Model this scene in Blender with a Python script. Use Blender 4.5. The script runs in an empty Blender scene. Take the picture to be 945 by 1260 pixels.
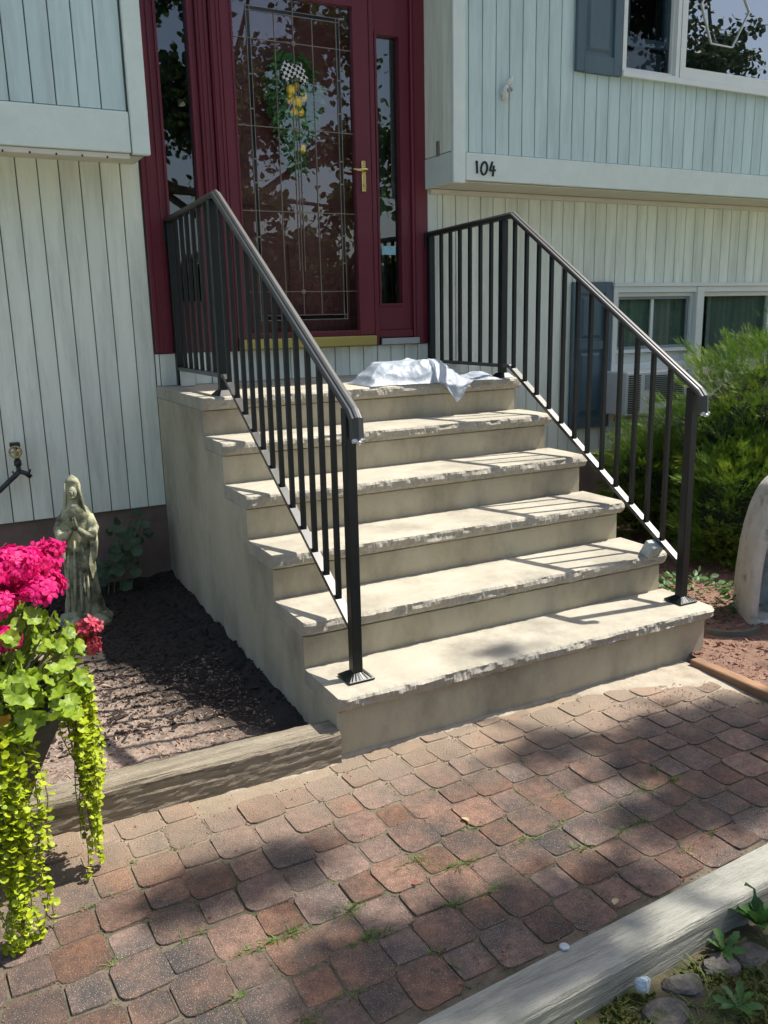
import bpy, math, random
import numpy as np
from mathutils import Vector, noise, Matrix
R = math.radians
random.seed(7); rng = np.random.default_rng(7)
scene = bpy.context.scene
col = scene.collection

# ------------------------------------------------------------------ camera
cam_d = bpy.data.cameras.new('camera'); cam = bpy.data.objects.new('camera', cam_d); col.objects.link(cam)
cam.location = (-1.0798, -2.4285, 1.4665); cam.rotation_euler = (1.3444, .022, -.488)
cam_d.sensor_fit = 'VERTICAL'; cam_d.sensor_height = 36; cam_d.sensor_width = 27; cam_d.lens = 36*1050.67/1260
cam_d.clip_start = .05; cam_d.clip_end = 500
scene.camera = cam
# ------------------------------------------------------------------ light
SUN_EL, SUN_AZ = R(59), R(-7.3)          # azimuth measured from +X, negative = towards the viewer (-Y)
sdir = Vector((math.cos(SUN_EL)*math.cos(SUN_AZ), math.cos(SUN_EL)*math.sin(SUN_AZ), math.sin(SUN_EL)))
w = bpy.data.worlds.new('World'); scene.world = w; w.use_nodes = True
nt = w.node_tree; bg = nt.nodes['Background']
sky = nt.nodes.new('ShaderNodeTexSky'); sky.sky_type = 'NISHITA'; sky.sun_disc = False
sky.sun_elevation = SUN_EL; sky.sun_rotation = math.pi/2 - SUN_AZ
sky.air_density = 1.0; sky.dust_density = 2.5; sky.ozone_density = 1.0
nt.links.new(sky.outputs[0], bg.inputs[0]); bg.inputs[1].default_value = .11
sl = bpy.data.lights.new('sun', 'SUN'); sl.energy = 4.0; sl.angle = R(.55); sl.color = (1, .95, .86)
so = bpy.data.objects.new('sun', sl); col.objects.link(so); so.rotation_euler = sdir.to_track_quat('Z', 'Y').to_euler()
so.location = (8, -1, 14)
vs = scene.view_settings; vs.view_transform = 'Standard'; vs.look = 'None'; vs.exposure = .95; vs.gamma = 1; vs.use_curve_mapping = False
scene.cycles.max_bounces = 10; scene.cycles.transparent_max_bounces = 16

# ------------------------------------------------------------------ helpers
WP = {}
def link(o, parent=None, at=(0, 0, 0)):
    col.objects.link(o); at = Vector(at)
    if parent is not None:
        o.parent = parent; o.location = at - WP[parent.name]
    else:
        o.location = at
    WP[o.name] = at
    return o
def tag(o, label=None, cat=None, group=None, kind=None):
    if label: o['label'] = label
    if cat: o['category'] = cat
    if group: o['group'] = group
    if kind: o['kind'] = kind
    return o
def empty(name, at, label, cat, group=None):
    o = bpy.data.objects.new(name, None); o.empty_display_size = .1
    link(o, None, at); return tag(o, label, cat, group)
class MB:
    def __init__(s): s.v = []; s.f = []
    def add(s, vs, fs):
        n = len(s.v); s.v += [tuple(p) for p in vs]; s.f += [tuple(i+n for i in f) for f in fs]; return s
    def box(s, x0, x1, y0, y1, z0, z1):
        return s.add([(x0,y0,z0),(x1,y0,z0),(x1,y1,z0),(x0,y1,z0),(x0,y0,z1),(x1,y0,z1),(x1,y1,z1),(x0,y1,z1)],
                     [(0,3,2,1),(4,5,6,7),(0,1,5,4),(1,2,6,5),(2,3,7,6),(3,0,4,7)])
    def bbox(s, x0, x1, y0, y1, z0, z1, b=.003):
        # box with chamfered edges on all sides (rings)
        vs = []; fs = []
        for z, k in ((z0, b), (z0+b, 0), (z1-b, 0), (z1, b)):
            c = b
            vs += [(x0+c+k*.0, y0+k, z), (x1-c, y0+k, z), (x1-k, y0+c, z), (x1-k, y1-c, z), (x1-c, y1-k, z), (x0+c, y1-k, z), (x0+k, y1-c, z), (x0+k, y0+c, z)]
        for r in range(3):
            for i in range(8):
                a = r*8+i; c2 = r*8+(i+1) % 8; fs.append((a, c2, c2+8, a+8))
        fs.append(tuple(range(7, -1, -1))); fs.append(tuple(range(24, 32)))
        return s.add(vs, fs)
    def bar(s, p0, p1, w, h, up=(0, 0, 1)):
        p0 = Vector(p0); p1 = Vector(p1); d = (p1-p0).normalized(); u = Vector(up)
        if abs(d.dot(u)) > .98: u = Vector((0, 1, 0))
        a = d.cross(u).normalized(); b = a.cross(d).normalized()
        vs = []
        for p in (p0, p1):
            for i, j in ((-1,-1),(1,-1),(1,1),(-1,1)): vs.append(p + a*(w/2*i) + b*(h/2*j))
        return s.add(vs, [(0,1,2,3),(7,6,5,4),(0,4,5,1),(1,5,6,2),(2,6,7,3),(3,7,4,0)])
    def tube(s, pts, rad, n=8, cap=True):
        pts = [Vector(p) for p in pts]
        if not hasattr(rad, '__len__'): rad = [rad]*len(pts)
        vs = []; fs = []; prev = None
        for i, p in enumerate(pts):
            d = (pts[min(i+1, len(pts)-1)] - pts[max(i-1, 0)]).normalized()
            if prev is None:
                u = Vector((0, 0, 1)) if abs(d.z) < .9 else Vector((1, 0, 0)); a = d.cross(u).normalized()
            else:
                a = (prev - d*prev.dot(d)).normalized()
            prev = a; b = d.cross(a)
            for k in range(n):
                t = 2*math.pi*k/n; vs.append(p + (a*math.cos(t) + b*math.sin(t))*rad[i])
        for i in range(len(pts)-1):
            for k in range(n):
                a0 = i*n+k; a1 = i*n+(k+1) % n; fs.append((a0, a1, a1+n, a0+n))
        if cap: fs.append(tuple(range(n-1, -1, -1))); fs.append(tuple(range(len(vs)-n, len(vs))))
        return s.add(vs, fs)
    def lathe(s, prof, c=(0, 0, 0), n=20, f=None):
        vs = []; fs = []
        for i, (r, z) in enumerate(prof):
            for k in range(n):
                t = 2*math.pi*k/n; rr = r*(f(t, z) if f else 1)
                vs.append((c[0]+rr*math.cos(t), c[1]+rr*math.sin(t), c[2]+z))
        for i in range(len(prof)-1):
            for k in range(n):
                a0 = i*n+k; a1 = i*n+(k+1) % n; fs.append((a0, a1, a1+n, a0+n))
        fs.append(tuple(range(n-1, -1, -1))); fs.append(tuple(range(len(vs)-n, len(vs))))
        return s.add(vs, fs)
    def ball(s, c, r, n=10, m=7, sc=(1, 1, 1)):
        prof = [(math.sin(math.pi*(i+.02)/(m+.04)), -math.cos(math.pi*(i+.02)/(m+.04))) for i in range(m+1)]
        k = len(s.v); s.lathe([(r*a, r*b) for a, b in prof], (0, 0, 0), n)
        s.v[k:] = [(c[0]+x*sc[0], c[1]+y*sc[1], c[2]+z*sc[2]) for x, y, z in s.v[k:]]
        return s
    def prism(s, poly, axis, a, b):
        # poly in the two remaining axes (order: x->(y,z), y->(x,z), z->(x,y))
        def mk(p, t): return {'x': (t, p[0], p[1]), 'y': (p[0], t, p[1]), 'z': (p[0], p[1], t)}[axis]
        n = len(poly)
        return s.add([mk(p, a) for p in poly]+[mk(p, b) for p in poly],
                     [tuple(range(n-1, -1, -1)), tuple(range(n, 2*n))]+[(i, (i+1) % n, n+(i+1) % n, n+i) for i in range(n)])
    def frame(s, x0, x1, z0, z1, t, y0, y1, tb=None):
        tb = tb or t
        s.box(x0, x0+t, y0, y1, z0, z1); s.box(x1-t, x1, y0, y1, z0, z1)
        s.box(x0+t, x1-t, y0+.0015, y1, z0, z0+tb); s.box(x0+t, x1-t, y0+.0015, y1, z1-t, z1); return s
    def mesh(s, name, mat, smooth=False):
        me = bpy.data.meshes.new(name); me.from_pydata(s.v, [], s.f)
        import bmesh
        bm = bmesh.new(); bm.from_mesh(me); bmesh.ops.recalc_face_normals(bm, faces=bm.faces); bm.to_mesh(me); bm.free()
        if smooth: me.polygons.foreach_set('use_smooth', [True]*len(me.polygons))
        me.materials.append(mat); return me
    def build(s, name, mat, parent=None, at=(0, 0, 0), smooth=False, world=True):
        """vertices are world coordinates; the object's origin is put at `at`"""
        if world and tuple(at) != (0, 0, 0):
            s.v = [(x-at[0], y-at[1], z-at[2]) for x, y, z in s.v]
        return link(bpy.data.objects.new(name, s.mesh(name, mat, smooth)), parent, at)
def scatter(name, tv, tf, Ms, Ps, mat, parent=None, at=(0, 0, 0), smooth=False):
    """one mesh made of many copies of a template: Ms (N,3,3) column matrices, Ps (N,3) world positions"""
    tv = np.asarray(tv, float); Ps = np.asarray(Ps, float) - np.asarray(at, float); Ms = np.asarray(Ms, float)
    V = np.einsum('nij,kj->nki', Ms, tv) + Ps[:, None, :]
    N, k = len(Ps), len(tv)
    loops = np.concatenate([np.asarray(f) for f in tf]); sizes = np.array([len(f) for f in tf])
    LI = (loops[None, :] + (np.arange(N)*k)[:, None]).ravel()
    SZ = np.tile(sizes, N); ST = np.concatenate([[0], np.cumsum(SZ)[:-1]])
    me = bpy.data.meshes.new(name)
    me.vertices.add(N*k); me.vertices.foreach_set('co', V.reshape(-1).astype(np.float32))
    me.loops.add(len(LI)); me.loops.foreach_set('vertex_index', LI.astype(np.int32))
    me.polygons.add(len(SZ)); me.polygons.foreach_set('loop_start', ST.astype(np.int32)); me.polygons.foreach_set('loop_total', SZ.astype(np.int32))
    me.polygons.foreach_set('use_smooth', np.full(len(SZ), smooth))
    me.update(calc_edges=True); me.validate(); me.materials.append(mat)
    return link(bpy.data.objects.new(name, me), parent, at)
def frames(D, spin=None, scale=None):
    """matrices whose local Y points along D, local Z roughly up-ish, with random spin about D"""
    D = np.asarray(D, float); D = D/np.linalg.norm(D, axis=1, keepdims=True); n = len(D)
    up = np.tile([0., 0, 1], (n, 1)); up[np.abs(D[:, 2]) > .95] = [1, 0, 0]
    X = np.cross(D, up); X /= np.linalg.norm(X, axis=1, keepdims=True); Z = np.cross(X, D)
    if spin is not None:
        c, s = np.cos(spin)[:, None], np.sin(spin)[:, None]; X, Z = X*c+Z*s, -X*s+Z*c
    M = np.stack([X, D, Z], 2)
    if scale is not None: M = M*np.asarray(scale)[:, None, None]
    return M
def fbm(x, y, z, o=4): return noise.fractal(Vector((x, y, z)), 1.0, 2.0, o)

# ------------------------------------------------------------------ materials
def mat(name, c1, c2=None, scale=8, rough=.7, bump=0, bscale=60, stretch=(1, 1, 1), rnd=0, c3=None, s3=2.0, t3=(.5, .65), metal=0,
        spec=.5, sheen=0, detail=6, trans=0, rrough=0, speck=None, hue=0, bst=None, coat=0):
    m = bpy.data.materials.new(name); m.use_nodes = True; n = m.node_tree.nodes; L = m.node_tree.links; b = n['Principled BSDF']
    geo = n.new('ShaderNodeNewGeometry'); mp = n.new('ShaderNodeMapping'); mp.inputs['Scale'].default_value = stretch
    L.new(geo.outputs['Position'], mp.inputs['Vector'])
    c2 = c2 or c1
    nz = n.new('ShaderNodeTexNoise'); nz.inputs['Scale'].default_value = scale; nz.inputs['Detail'].default_value = detail; nz.inputs['Roughness'].default_value = .65
    L.new(mp.outputs[0], nz.inputs['Vector'])
    rp = n.new('ShaderNodeValToRGB'); rp.color_ramp.elements[0].color = (*c1, 1); rp.color_ramp.elements[1].color = (*c2, 1)
    rp.color_ramp.elements[0].position = .32; rp.color_ramp.elements[1].position = .68
    L.new(nz.outputs['Fac'], rp.inputs[0]); out = rp.outputs[0]
    if c3:
        n3 = n.new('ShaderNodeTexNoise'); n3.inputs['Scale'].default_value = s3; n3.inputs['Detail'].default_value = 8; n3.inputs['Roughness'].default_value = .7
        L.new(mp.outputs[0], n3.inputs['Vector'])
        r3 = n.new('ShaderNodeMapRange'); r3.inputs[1].default_value = t3[0]; r3.inputs[2].default_value = t3[1]; L.new(n3.outputs['Fac'], r3.inputs[0])
        mx = n.new('ShaderNodeMix'); mx.data_type = 'RGBA'; L.new(r3.outputs[0], mx.inputs[0]); L.new(out, mx.inputs[6]); mx.inputs[7].default_value = (*c3, 1); out = mx.outputs[2]
    if speck:
        vz = n.new('ShaderNodeTexVoronoi'); vz.inputs['Scale'].default_value = speck[1]; L.new(geo.outputs['Position'], vz.inputs['Vector'])
        r4 = n.new('ShaderNodeMapRange'); r4.inputs[1].default_value = speck[2]; r4.inputs[2].default_value = speck[2]*.6; L.new(vz.outputs['Distance'], r4.inputs[0])
        mx = n.new('ShaderNodeMix'); mx.data_type = 'RGBA'; L.new(r4.outputs[0], mx.inputs[0]); L.new(out, mx.inputs[6]); mx.inputs[7].default_value = (*speck[0], 1); out = mx.outputs[2]
    if rnd or hue:
        oi = n.new('ShaderNodeObjectInfo'); hs = n.new('ShaderNodeHueSaturation')
        r5 = n.new('ShaderNodeMapRange'); r5.inputs[3].default_value = 1-rnd; r5.inputs[4].default_value = 1+rnd; L.new(oi.outputs['Random'], r5.inputs[0])
        L.new(r5.outputs[0], hs.inputs['Value']); L.new(out, hs.inputs['Color']); out = hs.outputs[0]
        if hue:
            ml = n.new('ShaderNodeMath'); ml.operation = 'MULTIPLY'; ml.inputs[1].default_value = 7.77; L.new(oi.outputs['Random'], ml.inputs[0])
            fr = n.new('ShaderNodeMath'); fr.operation = 'FRACT'; L.new(ml.outputs[0], fr.inputs[0])
            r6 = n.new('ShaderNodeMapRange'); r6.inputs[3].default_value = 1-hue*12; r6.inputs[4].default_value = 1+hue*6; L.new(fr.outputs[0], r6.inputs[0]); L.new(r6.outputs[0], hs.inputs['Saturation'])
    L.new(out, b.inputs['Base Color'])
    b.inputs['Roughness'].default_value = rough; b.inputs['Metallic'].default_value = metal; b.inputs['Specular IOR Level'].default_value = spec
    b.inputs['Coat Weight'].default_value = coat
    if rrough:
        r7 = n.new('ShaderNodeMapRange'); r7.inputs[3].default_value = rough-rrough; r7.inputs[4].default_value = rough+rrough; L.new(nz.outputs['Fac'], r7.inputs[0]); L.new(r7.outputs[0], b.inputs['Roughness'])
    if bump:
        nb = n.new('ShaderNodeTexNoise'); nb.inputs['Scale'].default_value = bscale; nb.inputs['Detail'].default_value = 5; nb.inputs['Roughness'].default_value = .7
        if bst:
            m2 = n.new('ShaderNodeMapping'); m2.inputs['Scale'].default_value = bst; L.new(geo.outputs['Position'], m2.inputs['Vector']); L.new(m2.outputs[0], nb.inputs['Vector'])
        else: L.new(mp.outputs[0], nb.inputs['Vector'])
        bp = n.new('ShaderNodeBump'); bp.inputs['Strength'].default_value = min(1, bump); bp.inputs['Distance'].default_value = .01*max(1, bump)
        L.new(nb.outputs['Fac'], bp.inputs['Height']); L.new(bp.outputs[0], b.inputs['Normal'])
    if trans:
        tr = n.new('ShaderNodeBsdfTranslucent'); L.new(out, tr.inputs[0]); ms = n.new('ShaderNodeMixShader'); ms.inputs[0].default_value = trans
        L.new(b.outputs[0], ms.inputs[1]); L.new(tr.outputs[0], ms.inputs[2]); L.new(ms.outputs[0], n['Material Output'].inputs[0])
    return m
def leafmat(name, c1, c2, c3=None, trans=.3, rough=.5, scale=14, s3=6, t3=(.5, .65), spec=.4):
    return mat(name, c1, c2, scale=scale, rough=rough, trans=trans, c3=c3, s3=s3, t3=t3, spec=spec)
def glass(name, tint=(.9, .95, .93), ior=1.6, rough=.0):
    m = bpy.data.materials.new(name); m.use_nodes = True; n = m.node_tree.nodes; L = m.node_tree.links; n.remove(n['Principled BSDF'])
    t = n.new('ShaderNodeBsdfTransparent'); t.inputs[0].default_value = (*tint, 1); g = n.new('ShaderNodeBsdfGlossy'); g.inputs['Roughness'].default_value = rough
    fr = n.new('ShaderNodeFresnel'); fr.inputs['IOR'].default_value = ior; ms = n.new('ShaderNodeMixShader')
    # only the outer face of a pane reflects; the face seen from inside the glass just lets light out
    ge = n.new('ShaderNodeNewGeometry'); inv = n.new('ShaderNodeMath'); inv.operation = 'SUBTRACT'; inv.inputs[0].default_value = 1; L.new(ge.outputs['Backfacing'], inv.inputs[1])
    mu = n.new('ShaderNodeMath'); mu.operation = 'MULTIPLY'; L.new(fr.outputs[0], mu.inputs[0]); L.new(inv.outputs[0], mu.inputs[1])
    L.new(mu.outputs[0], ms.inputs[0]); L.new(t.outputs[0], ms.inputs[1]); L.new(g.outputs[0], ms.inputs[2]); L.new(ms.outputs[0], n['Material Output'].inputs[0])
    return m
m_conc = mat('concrete', (.36, .33, .26), (.45, .415, .335), scale=5, rough=.9, bump=.25, bscale=220, c3=(.25, .228, .182), s3=3.4, t3=(.46, .70), detail=9)
m_nose = mat('concrete_rough', (.34, .315, .26), (.44, .41, .345), scale=30, rough=.95, bump=.5, bscale=170, detail=9)
m_side = mat('concrete_skim', (.40, .355, .25), (.50, .455, .335), scale=3.2, rough=.92, bump=.2, bscale=140, c3=(.23, .205, .15), s3=2.3, t3=(.46, .72), detail=9, stretch=(1, 1, .55))
def siding(name, a, b, dirt):
    return mat(name, a, b, scale=26, rough=.75, bump=.28, bscale=46, stretch=(1, 1, .12), bst=(1, 1, .07), c3=dirt, s3=9, t3=(.46, .76), rnd=.06, detail=8)
m_sid_up = siding('siding_paint_upper', (.50, .635, .615), (.57, .70, .67), (.40, .50, .48))
m_sid_lo = siding('siding_paint_lower', (.745, .80, .68), (.815, .86, .74), (.53, .565, .48))
m_groove_shade = mat('siding_groove_shade', (.10, .11, .10), (.16, .17, .155), scale=12, rough=.9)  # groove shade put into the backing colour, darker than the siding paint
m_trim = mat('white_trim', (.60, .69, .63), (.68, .76, .69), scale=8, rough=.6, bump=.12, bscale=60, stretch=(1, 1, 1), c3=(.44, .47, .44), s3=4, t3=(.6, .85))
m_sof = mat('soffit_paint', (.62, .60, .50), (.70, .67, .57), scale=6, rough=.7, c3=(.5, .46, .36), s3=5, t3=(.6, .8))
m_found = mat('foundation', (.17, .125, .10), (.24, .18, .145), scale=7, rough=.95, bump=.4, bscale=90)
m_maroon = mat('maroon_paint', (.12, .014, .026), (.15, .018, .032), scale=5, rough=.38, bump=.05, bscale=90, stretch=(1, 1, .15), rrough=.06)
m_maroon2 = mat('maroon_inner_door', (.095, .022, .021), (.12, .028, .026), scale=3, rough=.5)
m_blue = mat('shutter_blue', (.055, .10, .125), (.075, .125, .15), scale=10, rough=.5, bump=.08, bscale=80, stretch=(1, 1, .2), c3=(.12, .17, .19), s3=5, t3=(.6, .9))
m_black = mat('black_metal', (.003, .006, .007), (.006, .010, .011), scale=20, rough=.40, rrough=.05, bump=.04, bscale=200, spec=.38)
m_rail = mat('handrail_black', (.006, .008, .008), (.012, .014, .014), scale=20, rough=.36, rrough=.05, spec=1.0, coat=.4)
m_cap = mat('handrail_cap', (.005, .007, .008), (.010, .012, .013), scale=20, rough=.48, rrough=.04, spec=1.0)
m_steel = mat('bright_metal', (.6, .6, .6), (.7, .7, .7), rough=.25, metal=1)
m_brass = mat('brass', (.62, .46, .17), (.7, .54, .22), rough=.24, metal=1)
m_sill = mat('brass_sill', (.36, .30, .075), (.44, .37, .10), scale=5, rough=.45, metal=.25, stretch=(.3, 1, 1))
m_alum = mat('aluminium', (.38, .41, .40), (.45, .47, .46), rough=.5, metal=.4)
m_glass = glass('door_glass', (.96, .96, .97), 2.3)
m_wglass = glass('window_glass', (.86, .92, .9), 2.0)
m_sglass = glass('sidelight_glass', (.72, .85, .80), 2.2)
m_came = mat('lead_came', (.26, .225, .17), (.34, .30, .23), rough=.4, metal=.7)
m_bevel = mat('black_glass_strip', (.004, .005, .007), (.006, .007, .01), rough=.12, spec=.6)
m_room = mat('room_shade', (.012, .014, .014), (.022, .025, .024), scale=1.5, rough=.9)  # indoor darkness put into the colour of the unlit rooms
m_curt = mat('curtain', (.20, .22, .21), (.27, .29, .27), scale=20, rough=.9, stretch=(1, 1, .05))
m_win = mat('window_vinyl', (.66, .70, .66), (.72, .75, .70), rough=.45)
m_screen = mat('grey_sash', (.24, .28, .29), (.28, .32, .33), rough=.6)
m_ac = mat('ac_plastic', (.60, .61, .58), (.66, .66, .63), rough=.5)
m_dark = mat('dark_slot', (.02, .022, .022), rough=.8)
m_bag = mat('bag_plastic', (.40, .46, .53), (.52, .58, .65), scale=9, rough=.38, trans=.25, bump=.35, bscale=40, spec=.5)
m_wood = mat('old_wood', (.24, .20, .145), (.44, .38, .285), scale=9, rough=.95, bump=1.6, bscale=11, stretch=(.30, 4.2, 4.2), bst=(.6, 14, 14), c3=(.11, .088, .06), s3=8, t3=(.54, .68), detail=9)
m_curb = mat('grey_timber', (.33, .325, .275), (.47, .46, .40), scale=9, rough=.95, bump=1.2, bscale=12, stretch=(.32, 3.4, 3.4), bst=(.6, 14, 14), c3=(.17, .16, .12), s3=5, t3=(.58, .70), detail=9)
m_plank = mat('red_plank', (.26, .135, .07), (.38, .22, .12), scale=12, rough=.85, bump=.4, bscale=20, stretch=(1, .2, 1), c3=(.14, .085, .055), s3=8, t3=(.48, .66))
m_block = mat('grey_wood_block', (.33, .37, .37), (.42, .45, .44), scale=10, rough=.8, bump=.3, bscale=30, stretch=(4, 1, 1))
m_wblock = mat('pale_wood_block', (.55, .55, .49), (.62, .62, .56), scale=10, rough=.8, stretch=(1, 1, .3))
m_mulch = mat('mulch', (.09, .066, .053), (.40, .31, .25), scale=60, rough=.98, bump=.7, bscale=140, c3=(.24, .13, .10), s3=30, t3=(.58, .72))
def soil_and_shade(m):  # near-black soil by the steps, also painting in the stairs' shadow
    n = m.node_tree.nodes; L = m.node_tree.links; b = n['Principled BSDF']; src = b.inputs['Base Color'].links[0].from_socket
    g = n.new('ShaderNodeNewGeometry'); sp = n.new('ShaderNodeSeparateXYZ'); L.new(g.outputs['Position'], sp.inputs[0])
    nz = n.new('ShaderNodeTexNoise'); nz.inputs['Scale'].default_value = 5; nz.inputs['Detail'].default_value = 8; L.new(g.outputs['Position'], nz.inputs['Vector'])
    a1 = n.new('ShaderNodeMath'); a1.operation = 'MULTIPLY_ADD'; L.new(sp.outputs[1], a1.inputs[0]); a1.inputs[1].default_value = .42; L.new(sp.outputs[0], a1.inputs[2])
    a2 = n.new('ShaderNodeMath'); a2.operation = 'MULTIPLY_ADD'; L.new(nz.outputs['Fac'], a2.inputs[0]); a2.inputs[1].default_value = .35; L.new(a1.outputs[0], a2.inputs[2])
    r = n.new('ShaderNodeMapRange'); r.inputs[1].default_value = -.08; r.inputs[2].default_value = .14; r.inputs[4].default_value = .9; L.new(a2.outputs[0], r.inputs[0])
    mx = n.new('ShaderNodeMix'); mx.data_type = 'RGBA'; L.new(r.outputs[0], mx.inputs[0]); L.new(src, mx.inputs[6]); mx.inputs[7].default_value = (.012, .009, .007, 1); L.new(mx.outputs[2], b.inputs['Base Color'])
soil_and_shade(m_mulch)
m_chipd = mat('mulch_chip_dark', (.012, .009, .007), (.05, .033, .025), scale=16, rough=.95, c3=(.11, .07, .05), s3=22, t3=(.62, .74))
m_chipr = mat('mulch_chip_red', (.14, .06, .04), (.34, .19, .14), scale=15, rough=.95, c3=(.45, .32, .25), s3=20, t3=(.56, .7))
m_chipt = mat('litter_tan', (.24, .15, .105), (.45, .33, .24), scale=25, rough=.95, c3=(.28, .10, .08), s3=20, t3=(.56, .7))
m_mulchr = mat('mulch_red', (.14, .075, .05), (.27, .165, .12), scale=50, rough=.98, bump=.8, bscale=120)
m_soil = mat('soil', (.045, .038, .02), (.10, .085, .045), scale=14, rough=.98, bump=1.0, bscale=70, c3=(.05, .075, .012), s3=5, t3=(.45, .6))
m_lawn = mat('lawn', (.03, .055, .012), (.06, .10, .025), scale=5, rough=.98, bump=.8, bscale=60, c3=(.09, .08, .04), s3=2, t3=(.55, .75))
m_grass = leafmat('grass_blade', (.07, .14, .02), (.13, .22, .04), (.22, .24, .07), scale=9, trans=.35)
m_moss = leafmat('moss', (.05, .07, .008), (.10, .12, .02), (.14, .11, .03), scale=16, trans=.1, rough=.9)
m_rock = mat('grey_rock', (.065, .058, .05), (.15, .135, .12), scale=40, c3=(.06, .07, .025), s3=14, t3=(.52, .66), rough=.95, bump=.7, bscale=70)
m_pebble = mat('white_pebble', (.52, .54, .54), (.66, .67, .66), scale=30, rough=.7, bump=.4, bscale=60)
m_foil = mat('crumpled_foil', (.44, .52, .55), (.58, .66, .68), scale=40, rough=.45, bump=.6, bscale=80)
m_stat = mat('statue_stone', (.33, .335, .21), (.48, .475, .31), scale=16, rough=.85, bump=.3, bscale=90, c3=(.07, .075, .04), s3=13, t3=(.44, .62), detail=9)  # dark patches: moss stain, deepened to carry shade in the folds
m_grot = mat('grotto_cement', (.50, .47, .40), (.62, .59, .51), scale=14, rough=.9, bump=.5, bscale=50, c3=(.24, .21, .16), s3=10, t3=(.52, .68))
m_groti = mat('grotto_inside', (.36, .45, .46), (.52, .57, .55), scale=9, rough=.85, bump=.4, bscale=30, c3=(.17, .18, .17), s3=6, t3=(.5, .7))
m_hose = mat('hose_black', (.02, .022, .022), (.035, .037, .036), rough=.5)
m_pot = mat('wicker_pot', (.018, .018, .016), (.05, .05, .045), scale=30, rough=.7, bump=.9, bscale=40, stretch=(1, 1, 2.4), c3=(.20, .19, .165), s3=42, t3=(.62, .7))
m_ger = leafmat('geranium_leaf', (.15, .25, .014), (.32, .42, .035), (.06, .13, .012), trans=.32, scale=30, s3=40, t3=(.5, .66))
m_gery = leafmat('geranium_old_leaf', (.36, .25, .02), (.50, .30, .03), (.30, .12, .03), trans=.3, scale=14)
m_jenny = leafmat('jenny_leaf', (.30, .39, .014), (.50, .56, .02), (.16, .25, .015), trans=.32, scale=40, s3=26)
m_stem = mat('plant_stem', (.14, .15, .05), (.22, .20, .08), rough=.7)
m_pink = leafmat('pink_petal', (.60, .005, .13), (.82, .012, .23), (.86, .18, .42), trans=.3, scale=70, s3=60, t3=(.6, .76), rough=.6)
m_pinkd = leafmat('faded_petal', (.40, .03, .07), (.55, .06, .12), (.42, .22, .16), trans=.25, scale=60, s3=60)
m_creep = leafmat('creeper_leaf', (.05, .09, .045), (.09, .14, .075), (.16, .20, .13), trans=.2, scale=40, s3=30, t3=(.62, .75))
m_jun = leafmat('juniper_spray', (.06, .14, .016), (.15, .26, .026), (.36, .44, .045), trans=.25, scale=5, s3=3, t3=(.5, .7), rough=.6)
m_jcore = mat('juniper_core_shade', (.008, .014, .004), (.016, .024, .006), scale=12, rough=.95, bump=1, bscale=30)  # near-black colour stands for the shade deep inside the foliage
m_bark = mat('bark', (.07, .052, .038), (.15, .115, .085), scale=9, rough=.95, bump=1, bscale=16, stretch=(1, 1, .25))
m_tleaf = leafmat('tree_leaf', (.05, .085, .015), (.10, .15, .03), (.04, .06, .012), trans=.35, scale=2)
m_tneedle = leafmat('conifer_leaf', (.03, .055, .02), (.06, .09, .03), trans=.2, scale=2)
m_weed = leafmat('weed_leaf', (.05, .13, .03), (.10, .21, .05), (.03, .08, .02), trans=.3, scale=20, s3=12)
m_petal = mat('fallen_bits', (.15, .035, .028), (.30, .10, .06), scale=40, rough=.9)
m_num = mat('black_numeral', (.008, .008, .009), rough=.5)
m_sand = mat('joint_sand', (.085, .07, .05), (.17, .14, .10), scale=30, rough=1, bump=.6, bscale=160, c3=(.05, .06, .025), s3=5, t3=(.5, .65))
m_lemon = mat('lemon', (.80, .52, .03), (.85, .62, .06), scale=12, rough=.5, bump=.2, bscale=200)
m_swag = leafmat('swag_leaf', (.09, .26, .08), (.17, .38, .13), (.04, .14, .06), trans=.15, scale=40, s3=20)
m_wflow = mat('white_blossom', (.75, .85, .8), (.8, .88, .84), rough=.8)
m_stick = mat('pale_sticker', (.25, .52, .60), (.35, .62, .68), scale=60, rough=.6)

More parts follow.
